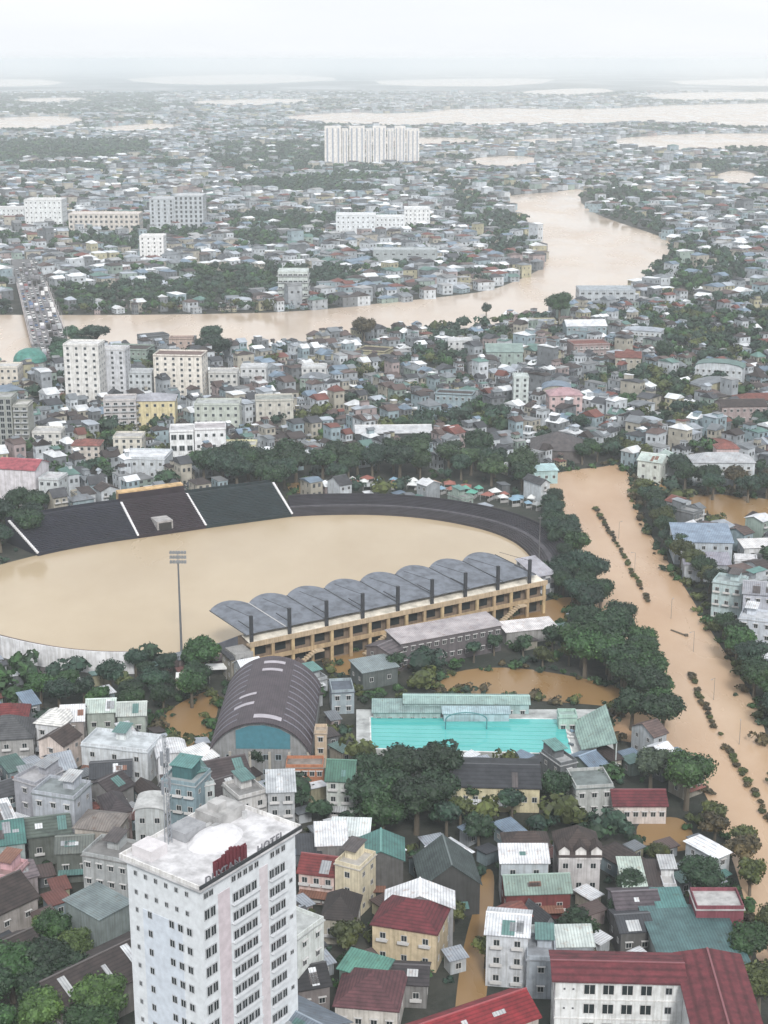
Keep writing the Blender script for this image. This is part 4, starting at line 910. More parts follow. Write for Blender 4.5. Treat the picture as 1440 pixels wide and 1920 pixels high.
def midblocks():
    r, w_, d_, h = block(126, 192, 648, 764, 13, (.66, .66, .65), (.6, .6, .6), 'tall white ten-storey tower block beside the river on the left', 4, 10, -.08)
    block(192, 240, 657, 752, 11, (.56, .58, .62), (.5, .5, .5), 'narrow pale grey tower joined to the right of the white river tower', 3, 10, -.08)
    block(292, 384, 668, 752, 14, (.70, .67, .62), (.16, .11, .1), 'cream-white tower with brown rooftop rooms right of the white river tower', 6, 8, -.1)
    block(318, 362, 636, 668, 8, (.45, .36, .32), (.15, .1, .09), 'brown rooftop block behind the cream-white tower', 3, 2)
    block(194, 254, 752, 812, 12, (.52, .5, .5), (.35, .35, .37), 'four-storey house with dark curved balconies left of the yellow block', 4, 5, .12, kind='balcony', ww=1.8)
    block(254, 328, 752, 806, 14, (.62, .55, .34), (.35, .36, .4), 'pale yellow block with grey hipped roof', 5, 3, .05, 'hip', 2.5, 'tin')
    block(366, 450, 760, 812, 12, (.46, .5, .46), (.38, .4, .4), 'pale green-grey block right of the yellow block', 6, 4)
    block(318, 362, 810, 874, 12, (.74, .76, .78), (.45, .45, .47), 'white three-storey block with big dark windows above the bleachers', 3, 3, .1, ww=2.4, wh=2.4)
    block(364, 422, 806, 870, 12, (.74, .76, .79), (.4, .38, .4), 'white three-storey block with a stair bay, right of its twin', 4, 3, .1)
    block(-10, 28, 748, 850, 11, (.28, .3, .28), (.35, .36, .36), 'dark grey-green ribbed tower at the left edge', 3, 9, ww=2.0, wh=2.2, side=False)
    block(30, 58, 762, 852, 10, (.3, .31, .29), (.5, .5, .48), 'dark tower slab with pale balconies beside the left-edge ribbed tower', 2, 8, ww=1.6, kind='balcony', side=False)
    block(0, 78, 880, 948, 13, (.62, .60, .64), (.3, .08, .1), 'white hall with red roof panel left of the bleachers', 0, 1, -.2, 'gx', 2.5, 'tile')
    block(78, 118, 900, 950, 9, (.52, .56, .58), (.5, .5, .52), 'pale grey low block between the red-panelled hall and the bleachers', 3, 3, -.2)
    block(242, 286, 700, 748, 10, (.5, .54, .57), (.4, .42, .44), 'pale blue-grey block between the white river tower and the cream-white tower', 4, 4)
    block(392, 446, 700, 746, 11, (.52, .53, .52), (.4, .4, .4), 'grey-white block right of the cream-white tower', 5, 4)
    block(62, 116, 812, 850, 10, (.6, .6, .58), (.45, .45, .45), 'white block right of the dark ribbed tower slabs', 4, 3)
    block(136, 188, 836, 872, 10, (.56, .52, .48), (.2, .08, .07), 'cream block with red-brown roof above the bleachers', 4, 3, 0, 'hip', 2, 'tile')
    block(214, 268, 822, 868, 10, (.6, .58, .52), (.4, .4, .4), 'cream four-storey block left of the white block with big dark windows', 4, 4)
    block(452, 500, 690, 728, 10, (.56, .58, .6), (.5, .52, .54), 'white-roofed block in the middle city right of the grey-white block', 4, 3)
    block(566, 612, 690, 722, 10, (.54, .55, .56), (.5, .52, .54), 'whitish block among small roofs near the centre of the middle city', 4, 3)
    block(840, 886, 640, 672, 10, (.56, .58, .6), (.5, .52, .54), 'whitish block left of the wide grey-green hall near the river trees', 4, 3)
    block(-10, 36, 690, 742, 12, (.6, .56, .5), (.5, .5, .5), 'cream block at the left edge in front of the bridge', 4, 4)
    block(420, 480, 838, 868, 10, (.6, .58, .38), (.4, .4, .38), 'pale yellow low block behind the dark trees of the bleachers', 4, 2)
    block(478, 548, 752, 800, 13, (.5, .49, .45), (.28, .3, .28), 'cream house with three rows of dark windows in the middle city', 4, 3, .1)
    block(1028, 1090, 742, 782, 12, (.55, .42, .42), (.4, .26, .28), 'large pink house with faded pink roof in the middle city', 4, 3, .05, 'hip', 3, 'tin', 'house', 'house')
    block(962, 990, 708, 770, 8, (.5, .56, .56), (.5, .55, .55), 'slim pale aqua tower house in the middle city', 2, 6, name='house', cat='house')
    block(666, 808, 812, 838, 14, (.05, .055, .06), (.5, .52, .54), 'long dark hall with pale striped roof behind the terrace trees', 6, 1, .05, 'gx', 2, 'tin', 'hall', 'hall')
    block(1000, 1100, 846, 868, 22, (.12, .11, .11), (.08, .075, .08), 'big dark brown hipped roof above the upper end of the flooded road', 0, 2, -.1, 'hip', 6, 'tile', 'hall', 'hall')
    block(912, 980, 660, 690, 18, (.3, .38, .36), (.22, .3, .28), 'wide grey-green hall near the river trees', 4, 2, 0, 'gx', 3, 'tin', 'hall', 'hall')
    # far bank
    block(263, 308, 444, 492, 18, (.76, .77, .78), (.66, .66, .66), 'plain white block standing alone across the river', 4, 6)
    block(328, 382, 368, 436, 30, (.44, .48, .52), (.5, .52, .54), 'grey office tower with vertical fins across the river', 6, 8, ww=2.4, wh=3)
    block(282, 328, 374, 434, 30, (.46, .5, .54), (.45, .47, .5), 'lower grey wing at the left of the finned office tower', 4, 8, ww=2, wh=2.5)
    block(130, 262, 402, 440, 24, (.6, .56, .52), (.6, .56, .54), 'long cream block with a pale pink roof line across the river', 14, 4, ww=2.5, wh=2.6)
    block(48, 118, 376, 432, 26, (.70, .73, .75), (.6, .6, .6), 'stepped white block at the far left across the river', 8, 6)
    block(-20, 46, 392, 420, 26, (.68, .71, .73), (.5, .5, .5), 'wide white block at the left edge across the river', 8, 4)
    block(630, 704, 404, 448, 24, (.68, .72, .76), (.66, .68, .7), 'white institute block in the centre across the river', 8, 5)
    block(704, 758, 408, 446, 22, (.7, .73, .76), (.66, .68, .7), 'middle wing of the white institute across the river', 7, 4)
    block(758, 806, 392, 430, 24, (.74, .76, .78), (.66, .68, .7), 'tallest right wing of the white institute across the river', 6, 5)
    block(522, 578, 510, 572, 16, (.5, .56, .55), (.5, .55, .55), 'tiered white terrace block on the far river bank', 6, 5, kind='balcony', ww=3)
    block(700, 820, 470, 500, 20, (.34, .38, .4), (.4, .44, .46), 'low grey slab below the white institute', 8, 2, ww=2.5)
    block(1085, 1190, 545, 580, 20, (.44, .48, .52), (.34, .38, .42), 'wide pale slab on the near bank at the river bend', 8, 3, ww=2.5)
    # the distant estate of towers
    xs = [(609, 640), (641, 653), (655, 684), (686, 697), (699, 724), (726, 738), (740, 760), (762, 786)]
    ord_ = ['leftmost', 'second', 'third', 'fourth', 'fifth', 'sixth', 'seventh', 'rightmost']
    for k, (a, b) in enumerate(xs):
        r, w_, d_, h = block(a, b, 238+(k % 2)*5, 314-k*.8, 24, (.80, .77, .74), (.6, .62, .66), '%s slab from the left in the row of distant white high-rises' % ord_[k] if 0 < k < 7 else '%s slab in the row of distant white high-rises' % ord_[k], 0, 1, name='high_rise', cat='high-rise', side=False)
        r['group'] = 'row of distant high-rises'
        q = 3 if w_ > 15 else 2
        for i in range(q):
            b_ = MB(); x = -w_/2+w_*(i+.5)/q; b_.box(x-w_/q*.13, x+w_/q*.13, -d_/2-1.6, -d_/2-.02, 0, h-2); b_.build('balcony_stack', 'wall', r, (.34, .38, .46))
midblocks()
# green dome building near the bridge
def dome():
    a = G(58, 700); r = empty('domed_pavilion', a); tag(r, 'green domed pavilion near the bridge at the left', 'pavilion')
    b = MB(); b.tube((0, 0, 0), (0, 0, 7), 8.5, 8.5, 16); b.build('wall', 'wall', r, (.42, .45, .44))
    n = 16; vs = [(0, 0, 14)]
    for q in range(1, 6):
        t = math.pi/2*q/5; vs += [(9.2*math.sin(t)*math.cos(2*math.pi*i/n), 9.2*math.sin(t)*math.sin(2*math.pi*i/n), 7.05+7*math.cos(t)) for i in range(n)]
    fs = [(0, 1+i, 1+(i+1) % n) for i in range(n)]
    for q in range(4): fs += [(1+q*n+i, 1+(q+1)*n+i, 1+(q+1)*n+(i+1) % n, 1+q*n+(i+1) % n) for i in range(n)]
    fs.append(tuple(1+4*n+i for i in range(n)))
    obj('dome', meshdata('dome', vs, fs, ('tin',)), r, (.07, .24, .20)); mark(a.x, a.y, 18, 18)
dome()

# ------------------------------------------------------------------ bridge with traffic
def bridge():
    a = G(95, 662); b = G(60, 545); v = b-a; ln = v.length; rz = math.atan2(v.y, v.x)-math.pi/2
    r = empty('bridge', a, rz); tag(r, 'wide road bridge crowded with traffic over the river at the left', 'bridge')
    m = MB(); m.box(-11, 11, 0, ln, 4.6, 5.6); m.build('deck', 'conc', r, (.2, .19, .2))
    for s in (-1, 1):
        m = MB(); m.box(s*10.8-.15, s*10.8+.15, 0, ln, 5.6, 6.8); m.build('railing', 'conc', r, (.5, .45, .45))
        m = MB(); m.box(s*9.9-.2, s*9.9+.2, 0, ln, 5.6, 5.85); m.build('kerb', 'conc', r, (.5, .5, .5))
    k = int(ln/28)
    for i in range(1, k):
        m = MB(); m.box(-10, 10, i*28-1, i*28+1, 0, 4.6); m.build('pier', 'conc', r, (.4, .38, .36))
    for y0_, y1_ in ((-45, -.01), (ln+.01, ln+150)):
        m = MB(); m.box(-10.6, 10.6, y0_, y1_, 0, 5.58); m.build('approach', 'conc', r, (.13, .13, .135))
    mark((a.x+b.x)/2, (a.y+b.y)/2, 30, ln+60, rz); c = b+v.normalized()*75; mark(c.x, c.y, 24, 155, rz)
    # vehicles
    def carmeshes():
        q = MB(); q.box(-.9, .9, -2.2, 2.2, .3, .95); body = meshdata('body', q.v, q.f, ('plain',))
        q = MB(); q.prism([(-1.3, .951), (-.8, 1.5), (.9, 1.5), (1.5, .951)], 'x', -.8, .8); cab = meshdata('cabin', q.v, q.f, ('glass',))
        q = MB(); q.tube((-.12, 0, 0), (.12, 0, 0), .33, .33, 10); wh = meshdata('wheel', q.v, q.f, ('plain',))
        q = MB(); q.box(-1.2, 1.2, -3.5, 2.6, .8, 3.2); bed = meshdata('cargo_box', q.v, q.f, ('plain',)); q = MB(); q.box(-1.1, 1.1, 2.7, 4.3, .6, 2.4); tc_ = meshdata('cab', q.v, q.f, ('plain',))
        return body, cab, wh, bed, tc_
    body, cab, wh, bed, tc_ = carmeshes()
    cols = [('white', (.7, .7, .7)), ('silver', (.4, .42, .44)), ('black', (.03, .03, .03)), ('red', (.22, .06, .06)), ('blue', (.1, .16, .3)), ('grey', (.2, .2, .22))]
    M4 = Matrix.Rotation(rz, 4, 'Z')
    ys = {}
    for i in range(204):
        ln_ = i % 6; y = ys.get(ln_, -40+R.uniform(0, 10)); x = (-8.3, -5, -1.8, 1.8, 5, 8.3)[ln_]
        trk = R.random() < .18
        p = a+M4 @ Vector((x, y, 0)); ys[ln_] = y+(11 if trk else 7.5)+R.uniform(0, 9)
        if y > ln+140: continue
        nm, cc = R.choices(cols, [5, 4, 3, 1, 1, 3])[0]
        o = empty('truck' if trk else 'car', (p.x, p.y, 5.61), rz+(math.pi if x < 0 else 0))
        if trk: obj('cargo_box', bed, o, cc); obj('cab', tc_, o, (.3, .3, .35))
        else: obj('body', body, o, cc); obj('cabin', cab, o)
        for wx in (-.8, .8):
            for wy in ((-2.4, 3.3) if trk else (-1.4, 1.4)): obj('wheel', wh, o, (.02, .02, .02), (wx, wy, .33))
        desc_register(o, nm+(' truck' if trk else ' car')+' on the crowded river bridge', 'truck' if trk else 'car', 'vehicles on the river bridge')
    lm = MB(); lm.tube((0, 0, 0), (0, 0, 9), .12, .08, 6); lm.box(-.06, 1.8, -.06, .06, 8.9, 9.0); pole = meshdata('pole', lm.v, lm.f, ('plain',))
    lm = MB(); lm.box(1.4, 2.2, -.18, .18, 8.75, 8.89); head = meshdata('lamp_head', lm.v, lm.f, ('plain',))
    for i in range(10):
        for s in (-1, 1):
            p = a+M4 @ Vector((s*10.3, 5+i*ln/9.5, 0)); o = empty('street_lamp', (p.x, p.y, 5.61), rz+(0 if s < 0 else math.pi)); obj('pole', pole, o, (.4, .4, .42)); obj('lamp_head', head, o, (.5, .5, .5))
            desc_register(o, 'street lamp on the %s side of the river bridge' % ('left' if s < 0 else 'right'), 'street lamp', 'street lamps on the bridge')
    for px, py in ((1338, 1312), (1300, 1222), (1386, 1396), (1258, 1160), (1160, 1010), (1190, 1070)):
        p = G(px, py); o = empty('street_lamp', p, R.uniform(0, 6)); o.scale = (.75, .75, .7); obj('pole', pole, o, (.25, .24, .22)); obj('lamp_head', head, o, (.4, .4, .4))
        desc_register(o, 'thin lamp post standing in the flooded road', 'street lamp', 'lamp posts in the flooded road')
bridge()
m = MB(); p, q = G(1258, 1182), G(1287, 1193); m.tube((*p.xy, .12), (*q.xy, .12), .28, .35, 7); m.box(q.x-.5, q.x+.5, q.y-.4, q.y+.4, 0, .7)
tag(m.build('floating_log', 'bark'), 'dark log drifting in the middle of the flooded road', 'log')

# ------------------------------------------------------------------ trees
def crown_mesh(name, seed, nleaf=1700, ls=.13, lobes=11, flat=.8):
    r = random.Random(seed); rn = np.random.RandomState(seed)
    L_ = [(0, 0, 0, .62)]
    for i in range(lobes):
        t = 2*math.pi*(i+r.random()*.6)/lobes; e = r.uniform(-.35, .9); q = r.uniform(.42, .62)
        L_.append((math.cos(t)*math.cos(e)*q, math.sin(t)*math.cos(e)*q, math.sin(e)*q*flat, r.uniform(.26, .42)))
    vs = []; fs = []
    import bmesh
    bm = bmesh.new(); bmesh.ops.create_icosphere(bm, subdivisions=2, radius=1); iv = [v.co.copy() for v in bm.verts]; iff = [[v.index for v in f.verts] for f in bm.faces]; bm.free()
    for (x, y, z, s) in L_:
        k = len(vs)
        for v in iv:
            q = s*.80*(1+.22*mnoise.noise(v*2.1+Vector((x*9, y*9, seed)))); vs.append((x+v.x*q, y+v.y*q, z+v.z*q*.9))
        fs += [tuple(i+k for i in f) for f in iff]
    tot = sum(l[3]**2 for l in L_)
    for (x, y, z, s) in L_:
        for _ in range(int(nleaf*s*s/tot)):
            d = rn.normal(size=3); d /= np.linalg.norm(d)
            if d[2] < -.55: continue
            q = s*(.86+.3*rn.rand()**1.5); c = np.array((x, y, z))+d*q*np.array((1, 1, .9))
            nrm = d+rn.normal(size=3)*.6; nrm /= np.linalg.norm(nrm)
            a = np.cross(nrm, rn.normal(size=3)); a /= np.linalg.norm(a); b = np.cross(nrm, a); e = ls*(.5+.8*rn.rand())*.5
            k = len(vs); vs += [tuple(c+a*e), tuple(c+b*e*.7), tuple(c-a*e), tuple(c-b*e*.7)]; fs.append((k, k+1, k+2, k+3))
    return meshdata(name, vs, fs, ('leaf',))
def trunk_mesh(name, seed):
    r = random.Random(seed); b = MB(); b.tube((0, 0, -1.55), (.03, .02, -.35), .1, .065, 8)
    for i in range(6):
        t = i*1.05+r.random()*.5; b.tube((.02, .02, -.65+.06*i), (.5*math.cos(t), .5*math.sin(t), r.uniform(-.05, .3)), .05, .02, 5)
    return meshdata(name, b.v, b.f, ('bark',))
CROWN = [crown_mesh('crown', s, 3000 if s < 4 else 2200, .11 if s < 4 else .13, 9+s % 5, .7+.1*(s % 3)) for s in range(8)]
CROWNS = [crown_mesh('crown_small', 20+s, 700, .2, 8, .85) for s in range(5)]
TRUNK = [trunk_mesh('trunk', s) for s in range(4)]
TREES = 0
GREENS = [(.02, .05, .024)]
def tree_at(x, y, r_, hc=None, tint=None, desc=None, label=None, cat='tree', group='trees', name='tree', small=False, sq=1.0):
    global TREES
    hc = hc if hc is not None else r_*1.15+1.2
    o = empty(name, (x, y, 0), R.uniform(0, 6.28)); me = R.choice(CROWNS if small else CROWN); tint = tint or R.choice(GREENS)
    j = R.uniform(.7, 1.35)
    cr = obj('crown', me, o, tuple(c*j for c in tint), (0, 0, hc), (r_, r_, r_*sq))
    s = hc/1.5
    obj('trunk', R.choice(TRUNK), o, (1, 1, 1), (0, 0, hc), (r_, r_, s))
    TREES += 1
    if label: tag(o, label, cat)
    else: desc_register(o, desc or 'dense green tree', cat, group)
    return o
def tree(px, py, rp, label=None, tint=None, desc=None, sq=.95, mk=True, hf=1.0, **k):
    r_ = 5.0
    for _ in range(4):
        hc = (r_*1.1+1.2)*hf; p = G(px, py, hc); r_ = rp*P(p.x, p.y, hc)[2]/F
    if mk: mark(p.x, p.y, r_*1.1, r_*1.1)
    return tree_at(p.x, p.y, r_, hc, tint, desc, label, sq=sq, **k)
DG = (.015, .040, .021); MG = (.022, .062, .021); OL = (.05, .066, .02); BG = (.016, .042, .032); BR = (.055, .046, .026)
# landmarks
tree(381, 1222, 46, 'round dense green tree between the floodlight mast and the grandstand', MG)
tree(1290, 1448, 62, 'big spreading bright green tree overhanging the flooded road', (.035, .085, .028))
tree(1222, 1432, 44, 'bluish grey-green tree touching the big spreading roadside tree', (.05, .075, .055))
tree(1316, 1642, 52, 'broad round dark green tree above the teal workshop', DG)
tree(1044, 1472, 36, 'upright dark green tree in front of the pool, right of the slate hall', DG, sq=1.2)
tree(1236, 1596, 26, 'small round tree at the edge of the ochre flood pool', OL)
tree(82, 1730, 28, 'bright olive bush tree in the yard left of the hotel', (.07, .11, .03))
tree(345, 1388, 10, 'tiny round tree standing in the brown flooded yard', OL, small=True)
tree(1245, 658, 22, 'tall dark conical tree among the middle city roofs', DG, sq=1.4)
tree(1050, 568, 30, 'large round tree on the near bank at the river bend', MG)
tree(178, 622, 34, 'broad dark tree on the river bank behind the white river tower', BG, sq=.6)
tree(912, 578, 12, 'single ragged tree sticking up at the near river bank', BG, small=True, sq=1.3)
tree(683, 612, 28, 'wide brownish green tree on the near river bank', BR)
tree(485, 1408, 34, 'dark tree in front of the arched gym', DG)
def grove(px, sp, r0, r1, tint, desc, small=False, n=400, sq=(.8, 1.1), prob=1.0, hf=1.0):
    pts = gpoly(px); xs = [p.x for p in pts]; ys = [p.y for p in pts]; done = []
    area = (max(xs)-min(xs))*(max(ys)-min(ys)); tries = int(area/sp/sp*7)
    for _ in range(min(tries, 6000)):
        x = R.uniform(min(xs), max(xs)); y = R.uniform(min(ys), max(ys))
        if not inpoly([x], [y], pts)[0]: continue
        if any((x-a)**2+(y-b)**2 < sp*sp for a, b in done): continue
        done.append((x, y)); r_ = R.uniform(r0, r1)
        mark(x, y, r_, r_); t = R.choice(tint) if isinstance(tint, list) else tint
        tree_at(x, y, r_, tint=t, desc=desc, small=small, sq=R.uniform(*sq), hc=(r_*1.1+1.2)*hf)
    return len(done)
# crowns along the left side of the road
grove([(1020, 960), (1040, 950), (1075, 1010), (1085, 1060), (1055, 1075), (1035, 1030)], 6, 3.6, 5.6, [DG, BG, MG], 'dark roadside tree between the stadium end and the flooded road')
grove([(1035, 1090), (1085, 1075), (1130, 1120), (1128, 1165), (1090, 1160), (1045, 1120)], 6, 3.8, 6, [DG, BG], 'dark roadside tree right of the grandstand')
grove([(1075, 1205), (1150, 1190), (1205, 1240), (1222, 1300), (1150, 1310), (1090, 1265)], 6, 4.6, 7.6, [DG, MG, DG], 'tall dark tree in the thick grove between pool and road')
grove([(1165, 1310), (1225, 1300), (1248, 1365), (1240, 1392), (1185, 1385)], 5.5, 5, 7, [DG, DG, MG], 'tall dark tree at the point of the grove between pool and road')
grove([(960, 1235), (1060, 1215), (1080, 1250), (1000, 1262), (950, 1250)], 8, 3, 4.6, [OL, DG, MG], 'yellow-green palm-like tree behind the pool buildings', True)
# bamboo-like row behind the pool
grove([(700, 1240), (940, 1210), (950, 1240), (730, 1272)], 8, 2.5, 4, [DG, BG], 'dark small tree in front of the long two-storey block', True)
# dark mass below the pool
grove([(665, 1515), (700, 1492), (780, 1470), (830, 1475), (838, 1520), (800, 1580), (740, 1600), (690, 1570), (665, 1540)], 7, 5, 7.5, [DG, BG, MG, DG], 'dark tree in the large grove below the pool')
grove([(840, 1520), (1010, 1500), (1150, 1500), (1150, 1535), (1000, 1550), (860, 1570)], 9, 2.8, 4.6, [OL, DG, BG, MG], 'garden tree in the green strip below the slate hall', True)
grove([(830, 1560), (930, 1560), (930, 1610), (850, 1615)], 8, 3, 5, [DG, BG], 'garden tree near the head of the flooded alley', True)
grove([(1310, 1540), (1370, 1560), (1400, 1620), (1420, 1700), (1390, 1690), (1350, 1620), (1300, 1570)], 6, 3.2, 5.2, [(.05, .07, .04), BR, OL], 'brownish green tree along the road edge in the lower right', True)
grove([(1390, 1790), (1460, 1760), (1480, 1920), (1420, 1940), (1405, 1860)], 6.5, 4, 6, [OL, MG], 'olive tree right of the red-roofed school')
grove([(0, 1880), (60, 1860), (150, 1870), (230, 1950), (200, 2050), (-30, 2050), (-60, 1920)], 6.5, 4.5, 6.5, [DG, MG, (.05, .1, .03)], 'bushy green tree in the bottom left corner')
grove([(100, 1780), (150, 1790), (140, 1850), (80, 1850)], 6, 3.5, 5, [MG, (.06, .1, .03)], 'bright bushy tree between the two long brown halls')
grove([(40, 1320), (140, 1300), (330, 1292), (400, 1305), (300, 1360), (160, 1340), (60, 1335)], 7, 3.5, 5.2, [DG, BG, MG], 'dark garden tree below the white stadium wall')
grove([(255, 1268), (330, 1266), (330, 1285), (255, 1285)], 6, 3, 4.4, [DG, BG], 'dark tree below the boundary fence')
grove([(370, 905), (440, 880), (560, 890), (545, 935), (480, 930), (420, 930)], 9, 6, 8.5, [DG, BG], 'dark tree behind the right half of the bleachers')
grove([(590, 905), (640, 880), (760, 872), (900, 872), (975, 895), (985, 925), (930, 915), (850, 902), (700, 900), (640, 918)], 8, 5.5, 8, [DG, BG, (.03, .062, .03)], 'dark tree in the long row behind the curved terrace')
grove([(-60, 990), (80, 960), (90, 1020), (-40, 1060)], 9, 5, 7, [DG, BG], 'dark tree at the left end of the bleachers')
grove([(1090, 850), (1170, 840), (1160, 868), (1090, 876)], 8, 3.5, 5, [DG, MG], 'green tree above the upper end of the flooded road')
grove([(1200, 930), (1240, 960), (1265, 1030), (1330, 1110), (1345, 1130), (1310, 1130), (1250, 1030), (1205, 970)], 6.5, 3.5, 5.5, [DG, OL, BG], 'tree on the right bank of the flooded road by the warehouse')
grove([(1240, 905), (1300, 900), (1330, 930), (1250, 930)], 8, 5, 7, [DG, BG], 'dark tree above the warehouse')
grove([(1330, 930), (1440, 910), (1460, 940), (1340, 945)], 9, 4, 6, [BR, BG], 'brownish tree at the right above the warehouse')
grove([(1345, 1190), (1372, 1180), (1440, 1290), (1470, 1380), (1440, 1370), (1400, 1290)], 6.5, 4, 6, [DG, MG, BG], 'dark tree on the right bank of the flooded road below the warehouse')
grove([(1160, 1760), (1190, 1700), (1180, 1680), (1130, 1690), (1120, 1760)], 6, 3.5, 5, [MG, DG], 'green tree left of the teal workshop')
grove([(820, 1830), (855, 1740), (880, 1680), (860, 1690), (820, 1760)], 6, 3, 4, [DG, OL], 'tree in the dark hedge left of the flooded alley', True)
grove([(920, 1800), (930, 1760), (905, 1760), (905, 1850)], 6, 2.4, 3.2, [DG, OL], 'tree on the right verge of the flooded alley', True)
grove([(600, 1780), (690, 1760), (690, 1790), (620, 1810)], 7, 3, 4, [OL, DG], 'garden tree left of the cream house', True)
grove([(430, 1880), (480, 1870), (520, 1850), (400, 1860)], 6, 2, 3, [BR], 'brown bush against the foot of the hotel', True)
grove([(110, 640), (170, 655), (160, 700), (95, 690)], 10, 5, 7, [BG, (.04, .1, .07)], 'bluish green tree beside the green dome')
grove([(380, 650), (430, 655), (420, 690), (385, 690)], 12, 7, 9, [BG], 'dark tree behind the cream-white tower')
grove([(1185, 880), (1215, 880), (1215, 900), (1185, 898)], 8, 3, 4, [OL], 'spindly tree standing in the flooded road junction', True, hf=1.6)
# median hedge bushes
def bush_line(pts, n, desc):
    P_ = gpoly(pts); seg = [(P_[i+1]-P_[i]).length for i in range(len(P_)-1)]; T = sum(seg)
    for k in range(n):
        d = T*k/(n-1); i = 0
        while i < len(seg)-1 and d > seg[i]: d -= seg[i]; i += 1
        p = P_[i].lerp(P_[i+1], min(1, d/seg[i])); r_ = R.uniform(.8, 1.6)
        if R.random() < .12: continue
        tree_at(p.x+R.uniform(-.5, .5), p.y+R.uniform(-.5, .5), r_, .5, R.choice([BR, OL, (.05, .045, .03)]), desc, cat='bush', group='bushes on the road median', name='bush', small=True, sq=.8)
bush_line([(1118, 955), (1150, 1010), (1180, 1062), (1216, 1130)], 34, 'brownish bush in the upper median line of the flooded road')
bush_line([(1294, 1268), (1328, 1345), (1368, 1412), (1398, 1462), (1445, 1545)], 34, 'brownish bush in the lower median line of the flooded road')

# ------------------------------------------------------------------ fill: houses and trees everywhere else
WALLS = [((.50, .54, .58), 'white'), ((.30, .33, .36), 'pale grey'), ((.38, .36, .31), 'cream'), ((.27, .35, .39), 'pale blue'), ((.34, .28, .28), 'pinkish'), ((.16, .175, .19), 'grey'), ((.38, .36, .25), 'yellowish'), ((.26, .33, .30), 'pale green')]
ROOFS = [((.68, .71, .74), 'tin', 'white tin'), ((.34, .38, .43), 'tin', 'pale tin'), ((.17, .19, .21), 'tin', 'grey tin'), ((.055, .06, .07), 'tile', 'slate grey'), ((.045, .036, .036), 'tile', 'dark brown'),
         ((.10, .072, .068), 'tile', 'faded brown'), ((.15, .055, .045), 'tile', 'red-brown'), ((.16, .22, .29), 'tin', 'blue-grey'), ((.10, .18, .165), 'tin', 'grey-green'), ((.19, .20, .21), 'conc', 'grey concrete'), ((.32, .33, .34), 'conc', 'pale concrete')]
WR = [12, 8, 12, 17, 15, 9, 5, 7, 5, 7, 5]
def vnoise(x, y, s, seed=0):
    x = x/s+seed*17.3; y = y/s-seed*9.1
    return (np.sin(x*1.7+np.sin(y*1.3+seed))+np.sin(y*1.9+np.sin(x*1.1-seed)*1.4)+np.sin((x+y)*1.2+seed*2)+.6*np.sin(x*3.3-y*2.9+seed))/3.6
FOREST = [gpoly(p) for p in ([(110, 540), (330, 530), (340, 588), (100, 590)], [(850, 345), (935, 378), (985, 440), (990, 480), (950, 500), (900, 470), (860, 420)], [(420, 410), (600, 400), (620, 460), (440, 470)],
    [(380, 270), (620, 270), (620, 325), (420, 330)], [(1090, 335), (1180, 345), (1245, 430), (1210, 438), (1110, 400), (1082, 372)], [(600, 318), (800, 312), (860, 345), (620, 345)], [(780, 600), (950, 590), (960, 650), (800, 660)],
    [(1180, 590), (1440, 560), (1480, 680), (1300, 690), (1200, 640)], [(120, 430), (270, 420), (400, 440), (260, 480), (130, 470)], [(520, 600), (640, 590), (700, 600), (560, 625)], [(-100, 180), (300, 175), (300, 215), (-100, 212)],
    [(1240, 470), (1330, 450), (1440, 520), (1300, 560), (1200, 540)], [(-60, 620), (10, 630), (20, 690), (-60, 700)], [(1150, 760), (1290, 740), (1330, 800), (1180, 820)])]
GARD = [gpoly(p) for p in ([(610, 1230), (1180, 1230), (1200, 1420), (1150, 1420), (1140, 1335), (620, 1340)], [(600, 1180), (800, 1180), (800, 1260), (600, 1280)], [(1180, 880), (1480, 890), (1480, 960), (1200, 960)], [(640, 1440), (1180, 1500), (1180, 1560), (860, 1570), (640, 1600)], [(20, 1250), (430, 1250), (400, 1310), (30, 1330)], [(-80, 900), (60, 930), (60, 1060), (-80, 1060)])]
TH = .56
def gridpts(y0, y1, pu, pv, jit):
    xm = .2483*y1*1.18+40; c, s = math.cos(TH), math.sin(TH); e = max(xm, y1)*1.3
    U = np.arange(-e, e, pu); V = np.arange(-e, e*1.3, pv)
    u, v = np.meshgrid(U, V); u = u.ravel()+NP.uniform(-jit, jit, u.size); v = v.ravel()+NP.uniform(-jit*.6, jit*.6, v.size)
    x = u*c-v*s; y = u*s+v*c
    k = (y > y0) & (y <= y1) & (np.abs(x) < .2483*y*1.14+22); return x[k], y[k]
cand = []
x, y = gridpts(255, 1060, 7.3, 10.0, 1.2)
streets = (np.mod(-x*math.sin(TH)+y*math.cos(TH)+20*vnoise(x, y, 200), 52) < 6)
forest = np.zeros(x.shape, bool)
for f in FOREST: forest |= inpoly(x, y, f)
gard = np.zeros(x.shape, bool)
for f in GARD: gard |= inpoly(x, y, f)
gn = vnoise(x, y, 38, 3)+.35*vnoise(x, y, 14, 5)
HN = 0
order = np.argsort(y)
stuffH = []; stuffT = []
handT = TREES; nH = sum(1 for o in COL.objects if o.type == 'EMPTY' and o.parent is None and o.get('category') in ('house', 'building', 'shed', 'hall', 'villa'))
HMAX, TMAX = 300-40-nH//2, 300
